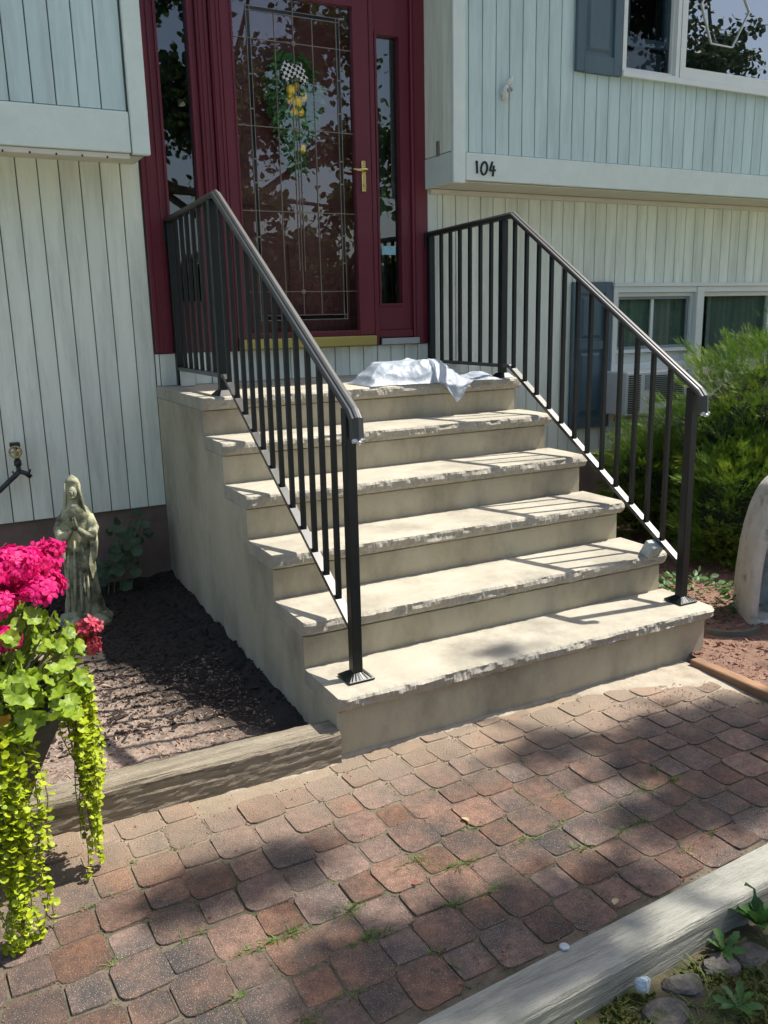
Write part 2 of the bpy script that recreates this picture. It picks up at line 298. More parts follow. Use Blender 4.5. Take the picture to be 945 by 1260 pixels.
# pavers: red-grey concrete with aggregate, cement haze lying near the steps, dark lichen patches
def hazed(m):
    n = m.node_tree.nodes; L = m.node_tree.links; b = n['Principled BSDF']; src = b.inputs['Base Color'].links[0].from_socket
    g = n.new('ShaderNodeNewGeometry'); sp = n.new('ShaderNodeSeparateXYZ'); L.new(g.outputs['Position'], sp.inputs[0])
    nz = n.new('ShaderNodeTexNoise'); nz.inputs['Scale'].default_value = 3.2; nz.inputs['Detail'].default_value = 9; nz.inputs['Roughness'].default_value = .7; L.new(g.outputs['Position'], nz.inputs['Vector'])
    # haze: washed-out cement along the foot of the steps, widening to the right
    xr = n.new('ShaderNodeMapRange'); xr.inputs[1].default_value = .6; xr.inputs[2].default_value = 1.6; xr.inputs[3].default_value = 0; xr.inputs[4].default_value = .22; L.new(sp.outputs[0], xr.inputs[0])
    ad = n.new('ShaderNodeMath'); L.new(sp.outputs[1], ad.inputs[0]); L.new(xr.outputs[0], ad.inputs[1])
    a2 = n.new('ShaderNodeMath'); a2.operation = 'MULTIPLY_ADD'; L.new(nz.outputs['Fac'], a2.inputs[0]); a2.inputs[1].default_value = .55; L.new(ad.outputs[0], a2.inputs[2])
    r = n.new('ShaderNodeMapRange'); r.inputs[1].default_value = -.14; r.inputs[2].default_value = .26; r.inputs[4].default_value = .60; L.new(a2.outputs[0], r.inputs[0])
    mx = n.new('ShaderNodeMix'); mx.data_type = 'RGBA'; L.new(r.outputs[0], mx.inputs[0]); L.new(src, mx.inputs[6]); mx.inputs[7].default_value = (.43, .335, .24, 1)
    L.new(mx.outputs[2], b.inputs['Base Color']); return m
m_paver = hazed(mat('paver', (.145, .08, .056), (.30, .17, .115), scale=40, rough=.92, bump=.9, bscale=190, c3=(.075, .063, .056), s3=3.6, t3=(.40, .62),
            rnd=.22, hue=.022, speck=((.40, .30, .23), 210, .26), detail=10))
hazed(m_sand)

# ------------------------------------------------------------------ the setting: ground
g = MB()
NX = 60
g.add([(-60, -60, -.09), (60, -60, -.09), (60, 60, -.09), (-60, 60, -.09)], [(0, 1, 2, 3)])
ground = tag(g.build('ground', m_lawn), 'grassy ground around the house', None, None, 'structure'); ground.pop('label', None)
g = MB(); g.add([(-14, -11.5, -.084), (22, -11.5, -.084), (22, -3.1, -.084), (-14, -3.1, -.084)], [(0, 1, 2, 3)])  # unseen pale slab, added to bounce sunlight onto the house walls
tag(g.build('bounce_slab', mat('bounce_slab_concrete', (.50, .49, .45), (.60, .58, .53), scale=3, rough=.9, bump=.2, bscale=60, c3=(.34, .32, .28), s3=1, t3=(.5, .7))), kind='structure')
# walkway base + pavers
g = MB(); g.box(-2.6, 1.60, -1.12, 0.30, -.075, -.0042)
walk = tag(g.build('walkway', m_sand), kind='structure')
def paver_mesh(name, a, b, seed, big):
    rr = random.Random(seed)
    if big: P = [(a, -b), (a, b), (b, a), (-b, a), (-a, b), (-a, -b), (-b, -a), (b, -a)]
    else:
        c = b*.13; P = [(b, -b+c), (b, b-c), (b-c, b), (-b+c, b), (-b, b-c), (-b, -b+c), (-b+c, -b), (b-c, -b)]
    gap = .0022
    P = [(x-math.copysign(min(gap, abs(x)), x)+rr.uniform(-.0034, .0034), y-math.copysign(min(gap, abs(y)), y)+rr.uniform(-.0034, .0034)) for x, y in P]
    # round every corner with two points
    Q = []; n = len(P)
    for q in range(n):
        p0, p1, p2 = Vector(P[q-1]), Vector(P[q]), Vector(P[(q+1) % n]); f = .20 if big else .26
        Q += [p1.lerp(p0, min(.45, f*.045/max(.01, (p0-p1).length))), p1.lerp(p2, min(.45, f*.045/max(.01, (p2-p1).length)))]
    k = .976 if big else .966; m = len(Q)
    mb = MB(); vs = [(x*k, y*k*1.05, rr.uniform(-.0014, .0014)) for x, y in Q]+[(x*(1+rr.uniform(-.012, .012)), y*1.05*(1+rr.uniform(-.012, .012)), -.0085+rr.uniform(-.001, .001)) for x, y in Q]
    fs = [tuple(range(m))]+[(m+i, m+(i+1) % m, (i+1) % m, i) for i in range(m)]
    mb.add(vs, fs); return mb.mesh(name, m_paver)
PA, PB = .0655, .0505
bigs = [paver_mesh('paver_large', PA, PB, s, True) for s in range(18)]
smalls = [paver_mesh('paver_small', PA, PB, 50+s, False) for s in range(14)]
JOINTS = []
for i in range(-12, 16):
    for j in range(-6, 7):
        x = -.003+.1155*i+.003*j; y = -.515+.004*i+.122*j
        if x < -1.30 or x > 1.56 or y < -1.075 or y > .0: continue
        # outside the frame on the right front, or under the timber / steps: left out
        if y < -1.30+ .52*0 or (x > .95 and y < -.98+.0): continue
        if x < -.05 and y > -.045: continue
        big = (i+j) % 2 == 0
        o = bpy.data.objects.new('paver', random.choice(bigs if big else smalls))
        dz = random.uniform(-.0030, .0022)
        link(o, walk, (x+random.uniform(-.0025, .0025), y+random.uniform(-.0025, .0025), dz))
        o.rotation_euler = (random.uniform(-.012, .012), random.uniform(-.012, .012), R(2)+random.uniform(-.03, .03)+random.choice((0, math.pi/2, math.pi))*(0 if big else 1))
        JOINTS.append((x, y, big))
# cement dust left along the foot of the steps: a thin uneven crust
mb = MB(); n1, n2 = 110, 14
vs = []; fs = []
for i in range(n1+1):
    t = i/n1; x = -.95+t*2.56
    wdt = .028+.022*fbm(x*4, 1, 2)+.014*fbm(x*17, 4, 1)+(.36*max(0, (x-1.0)/.6)**1.3 if x > 1.0 else 0)
    y1 = -.0 if x > -.005 else -.012+.04*max(0, min(1, (-x)/.9))
    for j in range(n2+1):
        s = j/n2; y = y1 - wdt*s
        z = .0070*(1-s**1.6)*(1+.5*fbm(x*14, y*14, 5)) - .008*s**3
        vs.append((x, y, z))
for i in range(n1):
    for j in range(n2):
        a = i*(n2+1)+j; fs.append((a, a+n2+1, a+n2+2, a+1))
mb.add(vs, fs)
m_dust = mat('cement_dust', (.34, .295, .225), (.44, .39, .31), scale=16, rough=1, bump=.5, bscale=180, c3=(.30, .235, .17), s3=7, t3=(.5, .68))
tag(mb.build('cement_dust', m_dust), 'pale crust of cement dust at the foot of the steps', 'dust', kind='stuff')

# mulch bed left of the steps (mound) and mulch on the right
def bedz(x, y): return .002+.075*min(1, max(0, y/2.2))**1.3+.012*fbm(x*5, y*5, 1)+.006*fbm(x*18, y*18, 7)+(.03*math.exp(-((x+.02)/.05)**2)*max(0, .35+fbm(x*9, y*9, 2))+.010*max(0, fbm(x*30, y*30, 6))*math.exp(-((x+.02)/.2)**2))
def heightsheet(name, x0, x1, y0, y1, nx, ny, zf, m):
    vs = []; fs = []
    for i in range(nx+1):
        for j in range(ny+1):
            x = x0+(x1-x0)*i/nx; y = y0+(y1-y0)*j/ny; vs.append((x, y, zf(x, y)))
    for i in range(nx):
        for j in range(ny):
            a = i*(ny+1)+j; fs.append((a, a+ny+1, a+ny+2, a+1))
    mb = MB(); mb.add(vs, fs); return mb.build(name, m, smooth=True)
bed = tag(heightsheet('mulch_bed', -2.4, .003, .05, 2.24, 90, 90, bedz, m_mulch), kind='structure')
def bedr(x, y): return .012+.03*min(1, max(0, y+.4))+.010*fbm(x*5, y*5, 3)+.005*fbm(x*20, y*20, 2)
bed2 = tag(heightsheet('shrub_bed', 1.655, 6.0, -1.6, 2.24, 110, 90, bedr, m_mulchr), kind='structure')
def soilz(x, y): return -.055+.014*fbm(x*7, y*7, 4)+.006*fbm(x*22, y*22, 9)
soil = tag(heightsheet('verge', -1.0, 2.4, -2.3, -1.19, 80, 40, soilz, m_soil), kind='structure')
# mulch chips
box_t = ([(-.5,-.5,-.5),(.5,-.5,-.5),(.5,.5,-.5),(-.5,.5,-.5),(-.3,-.4,.5),(.35,-.45,.5),(.4,.35,.5),(-.4,.45,.5)], [(0,3,2,1),(4,5,6,7),(0,1,5,4),(1,2,6,5),(2,3,7,6),(3,0,4,7)])
def chips(name, N, area, zf, m, label, size=(.012, .004, .003), parent=None):
    P = []; M = []
    for k in range(N):
        x = random.uniform(area[0], area[1]); y = random.uniform(area[2], area[3])
        P.append((x, y, zf(x, y)+random.uniform(0, .004)))
        s = random.lognormvariate(0, .45)
        e = Matrix.Rotation(random.uniform(0, 6.28), 3, 'Z') @ Matrix.Rotation(random.gauss(0, .35), 3, 'X') @ Matrix.Rotation(random.gauss(0, .35), 3, 'Y')
        M.append(np.array(e) @ np.diag([size[0]*s*random.uniform(.6, 1.7), size[1]*s*random.uniform(.6, 1.6), size[2]*s]))
    return tag(scatter(name, *box_t, M, P, m), label, 'mulch', kind='stuff')
chips('bark_mulch', 6500, (-1.3, -.005, .45, 2.18), bedz, m_chipd, 'dark bark mulch chips covering the bed left of the steps')
chips('straw_litter', 3800, (-1.2, -.1, .13, 1.05), bedz, m_chipt, 'tan dry litter on the sunlit front of the bed', (.008, .002, .0011))
chips('wood_mulch', 5000, (1.66, 2.9, -.7, 1.6), bedr, m_chipr, 'reddish wood chips around the plank and niche on the right')

# ------------------------------------------------------------------ the house
house = empty('house', (1.5, 2.4, 0), 'pale blue grey sided house with maroon front door and overhanging upper floor', 'house')
YL, YU = 2.21, 1.90                      # faces of the lower and of the upper (overhanging) walls
GAP = .0088
def boards(wall, xs, z0, z1, y, m, th=.012, cut=None):
    """vertical siding boards, one object each; xs = list of left edges (last = end)"""
    cache = {}
    for a, b in zip(xs[:-1], xs[1:]):
        for (u, v) in (cut(a, b, z0, z1) if cut else [(z0, z1)]):
            if v-u < .02: continue
            k = (round(b-a, 4), round(v-u, 4))
            if k not in cache:
                wd = b-a-GAP; mb = MB(); t = .0025
                mb.add([(0,0,0),(wd,0,0),(wd,0,v-u),(0,0,v-u),(-.0018,t,-.001),(wd+.0018,t,-.001),(wd+.0018,t,v-u+.001),(-.0018,t,v-u+.001),(-.0018,th,-.001),(wd+.0018,th,-.001),(wd+.0018,th,v-u+.001),(-.0018,th,v-u+.001)],
                       [(0,1,2,3),(0,4,5,1),(1,5,6,2),(2,6,7,3),(3,7,4,0),(4,8,9,5),(5,9,10,6),(6,10,11,7),(7,11,8,4)])
                cache[k] = mb.mesh('board', m)
            link(bpy.data.objects.new('board', cache[k]), wall, (a+GAP/2, y, u))
def edges(x0, x1, step, phase):
    xs = [x0]; k = math.ceil((x0-phase)/step+.25)
    while phase+k*step < x1-.25*step: xs.append(phase+k*step); k += 1
    return xs+[x1]
# lower wall backing (with openings for door and windows left out)
def wallmesh(y0, y1, x0, x1, z0, z1, holes):
    mb = MB(); xs = sorted({x0, x1, *[h[0] for h in holes], *[h[1] for h in holes]})
    for a, b in zip(xs[:-1], xs[1:]):
        hs = sorted([(h[2], h[3]) for h in holes if h[0] <= a+1e-6 and h[1] >= b-1e-6]); z = z0
        for u, v in hs:
            if u > z: mb.box(a, b, y0, y1, z, u)
            z = v
        if z < z1: mb.box(a, b, y0, y1, z, z1)
    return mb
DOOR = (0.004, 1.688, 1.294, 4.2)
LW1 = (3.165, 3.93, .66, 1.625); LW2 = (3.93, 5.6, .66, 1.625)
UW = (2.88, 5.2, 2.87, 4.05)
lower = wallmesh(YL+.012, YL+.06, -2.6, 6.5, .47, 2.6, [DOOR[:2]+(1.294, 9), (3.165, 5.6, .66, 1.625)]).build('lower_wall', m_groove_shade, house)
def cutlow(a, b, z0, z1):
    if a < 1.69 and b > .01: return [(1.124, 1.290)]
    if b > 3.17 and a < 5.59: return [(z0, .655), (1.63, z1)]
    return [(z0, z1)]
xs_l = edges(-2.6, -.002, .0977, -.587+.0977*20*0)
boards(lower, xs_l, .478, 2.262, YL, m_sid_lo)
xs_m = edges(.0, 1.69, .0935, 1.80-.0935*19)
boards(lower, xs_m, 1.124, 1.29, YL, m_sid_lo, cut=None)
xs_r = edges(1.76, 6.5, .0925, 1.80)
boards(lower, xs_r, .478, 2.195, YL, m_sid_lo, cut=cutlow)
MB().box(-2.6, 6.5, YL+.02, YL+.25, -.09, .468).build('foundation', m_found, house)
MB().box(1.692, 1.758, YL-.004, YL+.012, 1.124, 2.195).build('corner_trim', m_trim, house)
# upper storey right: backing, return side, boards, skirt band, corner board, soffit
upR = wallmesh(YU+.012, YU+.05, 1.70, 6.5, 2.205, 4.6, [UW]).build('upper_wall', m_groove_shade, house)
def cutup(a, b, z0, z1):
    if b > 2.885 and a < 5.19: return [(z0, 2.868), (4.06, z1)]
    return [(z0, z1)]
boards(upR, edges(1.757, 6.5, .0925, 1.782), 2.357, 4.6, YU, m_sid_up, cut=cutup)
MB().bbox(1.756, 6.5, YU-.014, YU+.012, 2.204, 2.352, .004).build('skirt_band', m_trim, house)
MB().bbox(1.670, 1.752, YU-.018, YU+.012, 2.186, 4.6, .004).build('corner_board', m_trim, house)
ret = MB().box(1.684, 1.700, YU+.0145, YL+.03, 2.21, 4.6).build('return_wall', m_groove_shade, house)
for a, b in ((YU+.016, YU+.10), (YU+.106, YU+.20), (YU+.206, YL-.006)):
    MB().box(1.674, 1.684, a, b, 2.36, 4.6).build('board', m_sid_lo, ret)
MB().box(1.672, 1.684, YU+.016, YL-.006, 2.19, 2.354).build('skirt_band', m_trim, house)
MB().box(1.695, 6.5, YU+.016, YL+.02, 2.196, 2.203).build('soffit', m_sof, house)
MB().bbox(1.70, 6.5, YL-.03, YL-.002, 2.165, 2.194, .004).build('soffit_trim', m_sof, house)
# upper storey left
upL = wallmesh(YU+.012, YU+.05, -2.6, -.03, 2.23, 4.6, []).build('upper_wall', m_groove_shade, house)
boards(upL, edges(-2.6, -.110, .0975, -.02-.0975*1.0-.008), 2.418, 4.6, YU, m_sid_up)
MB().bbox(-2.6, -.106, YU-.012, YU+.012, 2.232, 2.412, .004).build('skirt_band', m_trim, house)
MB().bbox(-.102, -.018, YU-.018, YU+.012, 2.226, 4.6, .004).build('corner_board', m_trim, house)
MB().box(-.034, -.022, YU+.014, YL+.02, 2.24, 4.6).build('return_wall', m_sid_up, house)
MB().box(-2.6, -.034, YU+.016, YL-.002, 2.236, 2.243).build('soffit', m_sof, house)
vent = MB()
vent.bbox(-2.6, -.112, YU+.0, YU+.032, 2.206, 2.2305, .003)
vs_o = vent.build('soffit_trim', m_sof, house)
for k in range(7):
    MB().box(-.22-.112*k, -.213-.112*k, YU-.004, YU+.004, 2.205, 2.214).build('vent_slot', m_dark, vs_o)
# roof, far above the frame, so that the eaves shade the wall
rf = MB(); rf.prism([(YU-.45, 4.62), (YU-.45, 4.78), (5.6, 7.0), (9.4, 4.78), (9.4, 4.62)], 'x', -3.0, 6.9); rf.build('roof', mat('roof_shingle', (.07, .07, .075), (.11, .11, .11), rough=.95), house)
MB().box(-2.6, -2.5, YL+.26, 9, -.09, 4.6).box(6.4, 6.5, YL+.26, 9, -.09, 4.6).box(-2.5, 6.4, 8.9, 9, -.09, 4.6).build('side_wall', m_sid_lo, house)
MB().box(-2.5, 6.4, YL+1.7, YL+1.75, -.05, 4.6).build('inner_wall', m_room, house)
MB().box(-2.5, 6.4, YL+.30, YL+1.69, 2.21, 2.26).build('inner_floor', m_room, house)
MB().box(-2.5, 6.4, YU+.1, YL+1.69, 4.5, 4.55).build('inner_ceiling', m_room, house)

# ---- entrance: frame, sidelights, storm door, inner door
ZT = 3.62
ent = MB()
def post(x0, x1, y0, y1, z0=1.294, z1=ZT): ent.bbox(x0, x1, y0, y1, z0, z1, .004)
post(.004, .095, YL-.012, YL+.09); post(.335, .400, YL-.010, YL+.10); post(.402, .455, YL-.028, YL+.10); post(1.316, 1.348, YL-.012, YL+.10); post(1.585, 1.688, YL-.012, YL+.09)
ent.bbox(.097, .333, YL+.0, YL+.08, 1.294, 1.34, .003); ent.bbox(1.350, 1.583, YL+.0, YL+.08, 1.335, 1.38, .003)
ent.box(.004, 1.688, YL-.02, YL+.1, ZT+.001, ZT+.3)
# stepped brickmould lines
ent.box(.030, .040, YL-.018, YL-.011, 1.30, ZT); ent.box(.085, .0945, YL-.020, YL-.011, 1.30, ZT); ent.box(.352, .360, YL-.017, YL-.0095, 1.30, ZT); ent.box(.378, .386, YL-.017, YL-.0095, 1.30, ZT)
ent.box(.41, .418, YL-.035, YL-.0275, 1.30, ZT); ent.box(.438, .446, YL-.035, YL-.0275, 1.30, ZT); ent.box(1.6, 1.606, YL-.018, YL-.0115, 1.30, ZT)
entry = ent.build('door_frame', m_maroon, house)
def sidelight(x0, x1, gx0, gx1, gz0, gz1, z0):
    mb = MB(); y0, y1 = YL+.012, YL+.055
    mb.box(x0, gx0, y0, y1, z0, ZT); mb.box(gx1, x1, y0, y1, z0, ZT); mb.box(gx0, gx1, y0+.001, y1, z0, gz0); mb.box(gx0, gx1, y0+.001, y1, gz1, ZT)
    mb.frame(gx0-.014, gx1+.014, gz0-.014, gz1+.014, .013, y0-.010, y0-.0005)
    o = mb.build('sidelight', m_maroon, house)
    MB().box(gx0, gx1, YL+.040, YL+.045, gz0, gz1).build('pane', m_sglass, o)
    return o
s1 = sidelight(.097, .333, .140, .296, 1.562, 3.45, 1.342)
s2 = sidelight(1.350, 1.583, 1.372, 1.514, 1.536, 3.0, 1.382)
MB().box(1.396, 1.490, YL+.036, YL+.0385, 1.818, 1.868).build('sticker', m_stick, s2)
MB().box(.13, .30, YL+.35, YL+.36, 1.5, 3.5).build('curtain', mat('dark_curtain', (.02, .028, .024), (.035, .045, .038), scale=20, stretch=(1, 1, .1), rough=.9), s1)
MB().box(1.36, 1.53, YL+.22, YL+.23, 1.5, 3.1).build('curtain', mat('grey_curtain', (.05, .058, .058), (.10, .11, .11), scale=24, stretch=(1, 1, .05), rough=.9), s2)
MB().bbox(.463, 1.306, YL-.055, YL+.08, 1.294, 1.352, .006).build('threshold', m_sill, house)
MB().bbox(1.352, 1.610, YL-.035, YL-.0125, 1.294, 1.332, .003).build('sill_plate', m_alum, house)
# storm door
GX0, GX1, GZ0, GZ1 = .525, 1.212, 1.385, 3.11
sd = MB(); y0, y1 = YL-.018, YL+.022
sd.bbox(.458, GX0, y0, y1, 1.354, 3.3, .004); sd.bbox(GX1, 1.312, y0, y1, 1.354, 3.3, .004); sd.box(GX0, GX1, y0+.002, y1, 1.354, GZ0); sd.box(GX0, GX1, y0+.002, y1, GZ1, 3.3)
sd.frame(GX0-.010, GX1+.010, GZ0-.010, GZ1+.010, .010, y0-.006, y0-.0004)
storm = sd.build('storm_door', m_maroon, house)
pane = MB().box(GX0, GX1, YL+.004, YL+.008, GZ0, GZ1).build('glass_pane', m_glass, storm)
cm = MB(); yc0, yc1 = YL-.0015, YL+.0035
def hz(x0, x1, z, t=.0030): cm.box(x0, x1, yc0, yc1, z-t/2, z+t/2)
def vt(x, z0, z1, t=.0030): cm.box(x-t/2, x+t/2, yc0-.0007, yc1-.0004, z0, z1)
for z in (2.893, 2.466, 2.036, 1.608): hz(GX0, GX1, z)
for z in (3.046, 3.026, 1.478, 1.452): hz(.605, 1.145, z)
for x in (.609, .628, 1.122, 1.141): vt(x, 1.452, 3.046)
for x in (.763, .980): vt(x, 1.478, 3.026)
for x in (.853, .870, .886): vt(x, 1.72, 2.80, .0026)
vt(.870, 2.80, 3.11); vt(.870, 1.478, 1.72)
for z in (2.72, 2.55, 2.30, 2.18, 1.90, 1.75):
    cm.box(.610, .627, yc0, yc1, z-.003, z+.003); cm.box(1.123, 1.140, yc0, yc1, z+.012, z+.018)
for z in (2.893, 2.466, 2.036, 1.608):       # little came rosettes
    cm.lathe([(.012, -.0025), (.012, .0025)], (0, 0, 0), 14); k = len(cm.v)-28
    cm.v[k:] = [(.870+x, YL+.001+zz, z+y) for x, y, zz in cm.v[k:]]
cm.build('lead_came', m_came, storm)
st = MB(); ys = (YL-.0005, YL+.0038)
st.box(.6115, .6255, *ys, 1.479, 3.025); st.box(1.1245, 1.1385, *ys, 1.479, 3.025); st.box(.6255, 1.1245, *ys, 3.0285, 3.0435); st.box(.6255, 1.1245, *ys, 1.4545, 1.4755)
st.build('dark_border', m_bevel, storm)
h = MB(); yh = YL-.022
h.bbox(1.245, 1.272, yh-.008, yh+.004, 2.155, 2.325, .003)
hb = h.build('handle_plate', m_brass, storm)
h = MB(); h.tube([(1.258, yh-.006, 2.268), (1.258, yh-.045, 2.270)], .010, 10); h.tube([(1.270, yh-.045, 2.272), (1.25, yh-.047, 2.271), (1.21, yh-.045, 2.266), (1.176, yh-.038, 2.272)], [.009, .010, .008, .006], 10)
h.build('handle_lever', m_brass, storm, smooth=True)
h = MB(); h.tube([(1.258, yh-.007, 2.19), (1.258, yh-.016, 2.19)], .009, 12); h.build('lock_cylinder', m_brass, storm)
fd = MB(); fd.box(.46, 1.31, YL+.105, YL+.145, 1.36, 3.4)
for (x0, x1, z0, z1) in ((.56, .85, 1.47, 1.95), (.92, 1.21, 1.47, 1.95), (.56, .85, 2.08, 3.15), (.92, 1.21, 2.08, 3.15)):
    fd.frame(x0, x1, z0, z1, .022, YL+.097, YL+.1055)
fd.build('front_door', m_maroon2, house)

# ---- windows
def sash(parent, x0, x1, z0, z1, y, t, m, name='sash', d=.03):
    o = MB().frame(x0, x1, z0, z1, t, y, y+d).build(name, m, parent)
    return o
lw = MB(); lw.frame(3.162, 3.99, .66, 1.622, .038, YL-.03, YL+.05); lw.box(3.15, 5.62, YL-.055, YL+.01, .630, .659); lw.box(3.155, 5.62, YL-.042, YL+.01, 1.6235, 1.650)
win1 = lw.build('window', m_win, house)
sash(win1, 3.202, 3.950, 1.165, 1.582, YL-.004, .026, m_win)
sash(win1, 3.230, 3.922, 1.193, 1.555, YL+.012, .018, m_screen, 'screen_frame', .012)
MB().box(3.56, 3.585, YL+.020, YL+.035, 1.212, 1.54).build('meeting_stile', m_win, win1)
MB().box(3.229, 3.923, YL+.027, YL+.030, 1.192, 1.556).build('pane', m_wglass, win1)
MB().bbox(3.204, 3.948, YL+.004, YL+.030, 1.02, 1.090, .003).build('lower_rail', m_win, win1)
MB().box(3.204, 3.948, YL+.034, YL+.037, .70, 1.16).build('lower_panel', m_win, win1)
lw = MB(); lw.frame(3.995, 5.60, .66, 1.622, .038, YL-.03, YL+.05); lw.box(3.957, 3.9935, YL-.036, YL+.045, .663, 1.619)
win2 = lw.build('window', m_win, house)
sash(win2, 4.036, 4.80, .70, 1.582, YL+.0, .03, m_win)
MB().box(4.064, 5.56, YL+.020, YL+.024, .70, 1.58).build('pane', m_wglass, win2)
MB().box(4.16, 4.20, YL+.05, YL+.06, .70, 1.58).build('curtain_edge', m_curt, win2)
MB().box(4.21, 5.55, YL+.055, YL+.06, .70, 1.58).build('curtain', mat('curtain_green_reflection', (.10, .13, .11), (.20, .235, .20), scale=24, stretch=(1, 1, .05), rough=.9), win2)  # green shrub reflection put into the curtain's colour
MB().box(3.23, 3.93, YL+.050, YL+.055, 1.19, 1.56).build('blind', mat('blind_green_reflection', (.11, .15, .12), (.24, .28, .235), scale=24, stretch=(1, 1, .05), rough=.9), win1)  # blind tinted to carry the green reflection of the pane
uw = MB(); uw.frame(2.882, 3.355, 2.868, 4.055, .030, YU-.022, YU+.05); win3 = uw.build('window', m_win, house)
MB().bbox(2.876, 5.21, YU-.040, YU-.0225, 2.850, 2.884, .003).build('sill', m_win, win3)
sash(win3, 2.914, 3.323, 2.900, 4.02, YU+.004, .014, m_win)
sash(win3, 2.930, 3.307, 3.055, 4.0, YU+.030, .045, m_screen, 'inner_sash', .02)
MB().box(2.914, 3.322, YU+.024, YU+.027, 2.900, 4.02).build('pane', glass('screen_glass', (.55, .62, .66), 1.6), win3)
MB().box(2.914, 3.322, YU+.10, YU+.11, 2.895, 3.05).build('blind', m_screen, win3)
MB().lathe([(.03, 0), (.045, .03), (.05, .08), (.035, .13), (.02, .15)], (2.96, YU+.075, 2.90), 14).build('ornament', m_curt, win3)
uw = MB(); uw.frame(3.359, 5.2, 2.885, 4.055, .045, YU-.026, YU+.05, .070); win4 = uw.build('window', m_win, house)
m_pic = glass('picture_glass', (.72, .8, .8), 4.6)
MB().box(3.404, 5.156, YU+.006, YU+.010, 2.955, 4.01).build('pane', m_pic, win4)
MB().box(3.40, 5.16, YU+.25, YU+.26, 2.9, 4.05).build('curtain', m_room, win4)  # dark sheet standing for the unlit room behind the pane
# pale outline ornament hanging on the picture window
oc = MB(); pts = [(3.545, 3.345), (3.650, 3.128), (3.842, 3.125), (3.985, 3.352), (3.88, 3.50), (3.66, 3.50)]
for a, b in zip(pts, pts[1:]+pts[:1]): oc.bar((a[0], YU+.002, a[1]), (b[0], YU+.002, b[1]), .006, .010, up=(0, 1, 0))
oc.build('outline_ornament', m_win, win4)
# shutters
def shutter(x0, x1, z0, z1, y, panels):
    mb = MB(); d = .028; st = .062; zs = []
    mb.bbox(x0, x0+st, y-d, y-.001, z0, z1, .004); mb.bbox(x1-st, x1, y-d, y-.001, z0, z1, .004)
    for (u, v) in panels: mb.box(x0+st, x1-st, y-d+.002, y-.001, u, v)
    o = mb.build('shutter', m_blue, house)
    rails = sorted(panels)
    for (a, b), (c, e) in zip(rails[:-1], rails[1:]):
        pm = MB(); pm.box(x0+st, x1-st, y-d+.016, y-.002, b, c); pm.add(
            [(x0+st+.022, y-d+.016, b+.022), (x1-st-.022, y-d+.016, b+.022), (x1-st-.022, y-d+.016, c-.022), (x0+st+.022, y-d+.016, c-.022),
             (x0+st+.04, y-d+.006, b+.04), (x1-st-.04, y-d+.006, b+.04), (x1-st-.04, y-d+.006, c-.04), (x0+st+.04, y-d+.006, c-.04)],
            [(0,1,5,4),(1,2,6,5),(2,3,7,6),(3,0,4,7),(4,5,6,7)])
        pm.build('panel', m_blue, o)
    return o
shutter(2.805, 3.150, .668, 1.655, YL, [(.668, .745), (1.205, 1.262), (1.58, 1.655)])
shutter(2.523, 2.872, 2.848, 4.05, YU, [(2.848, 2.945), (3.45, 3.52), (3.98, 4.05)])
# house number
hn = MB().box(1.822, 1.828, YU-.0165, YU-.0145, 2.28, 2.286).build('house_number', m_num, house)
def stroke(pts, r=.0062):
    mb = MB()
    for a, b in zip(pts[:-1], pts[1:]): mb.bar((a[0], YU-.0175, a[1]), (b[0], YU-.0175, b[1]), .005, r*2, up=(0, 1, 0)) if False else mb.tube([(a[0], YU-.0175, a[1]), (b[0], YU-.0175, b[1])], r, 6)
    return mb
stroke([(1.822, 2.298), (1.827, 2.308), (1.829, 2.242)]).build('digit', m_num, hn)
stroke([(1.877+.021*math.sin(t*math.pi/7)+.004*math.cos(t*math.pi/7), 2.272+.034*math.cos(t*math.pi/7)) for t in range(15)]).build('digit', m_num, hn)
stroke([(1.934, 2.310), (1.916, 2.262), (1.955, 2.266)]).add(*(lambda q: (q.v, q.f))(stroke([(1.944, 2.290), (1.937, 2.232)]))).build('digit', m_num, hn)
# door bell on the return wall
db = MB(); db.bbox(1.664, 1.6735, 2.032, 2.062, 2.350, 2.432, .003); dbo = db.build('doorbell', mat('bell_brown', (.16, .14, .11), (.22, .2, .16), rough=.5), house)
MB().tube([(1.665, 2.047, 2.40), (1.660, 2.047, 2.40)], .008, 10).build('button', m_came, dbo)
# garden tap on the lower left wall
tp = MB(); tp.tube([(-.735, YL, .845), (-.735, YL-.06, .845)], .011, 10); tp.tube([(-.735, YL-.055, .87), (-.735, YL-.055, .80)], .013, 10)
tap = tp.build('garden_tap', m_brass, house, smooth=True)
tw = MB()
for k in range(10):
    t = 2*math.pi*k/10; t2 = 2*math.pi*(k+1)/10
    tw.tube([(-.742+.028*math.cos(t), YL-.085, .848+.028*math.sin(t)), (-.742+.028*math.cos(t2), YL-.085, .848+.028*math.sin(t2))], .0055, 6)
tw.tube([(-.742-.026, YL-.085, .848), (-.742+.026, YL-.085, .848)], .004, 6).tube([(-.742, YL-.085, .822), (-.742, YL-.085, .874)], .004, 6)
tw.build('handwheel', mat('tap_wheel', (.28, .24, .14), (.4, .36, .22), rough=.5, metal=.5), tap)
MB().bbox(-.762, -.715, YL-.075, YL-.035, .868, .892, .003).build('tap_cap', m_hose, tap)

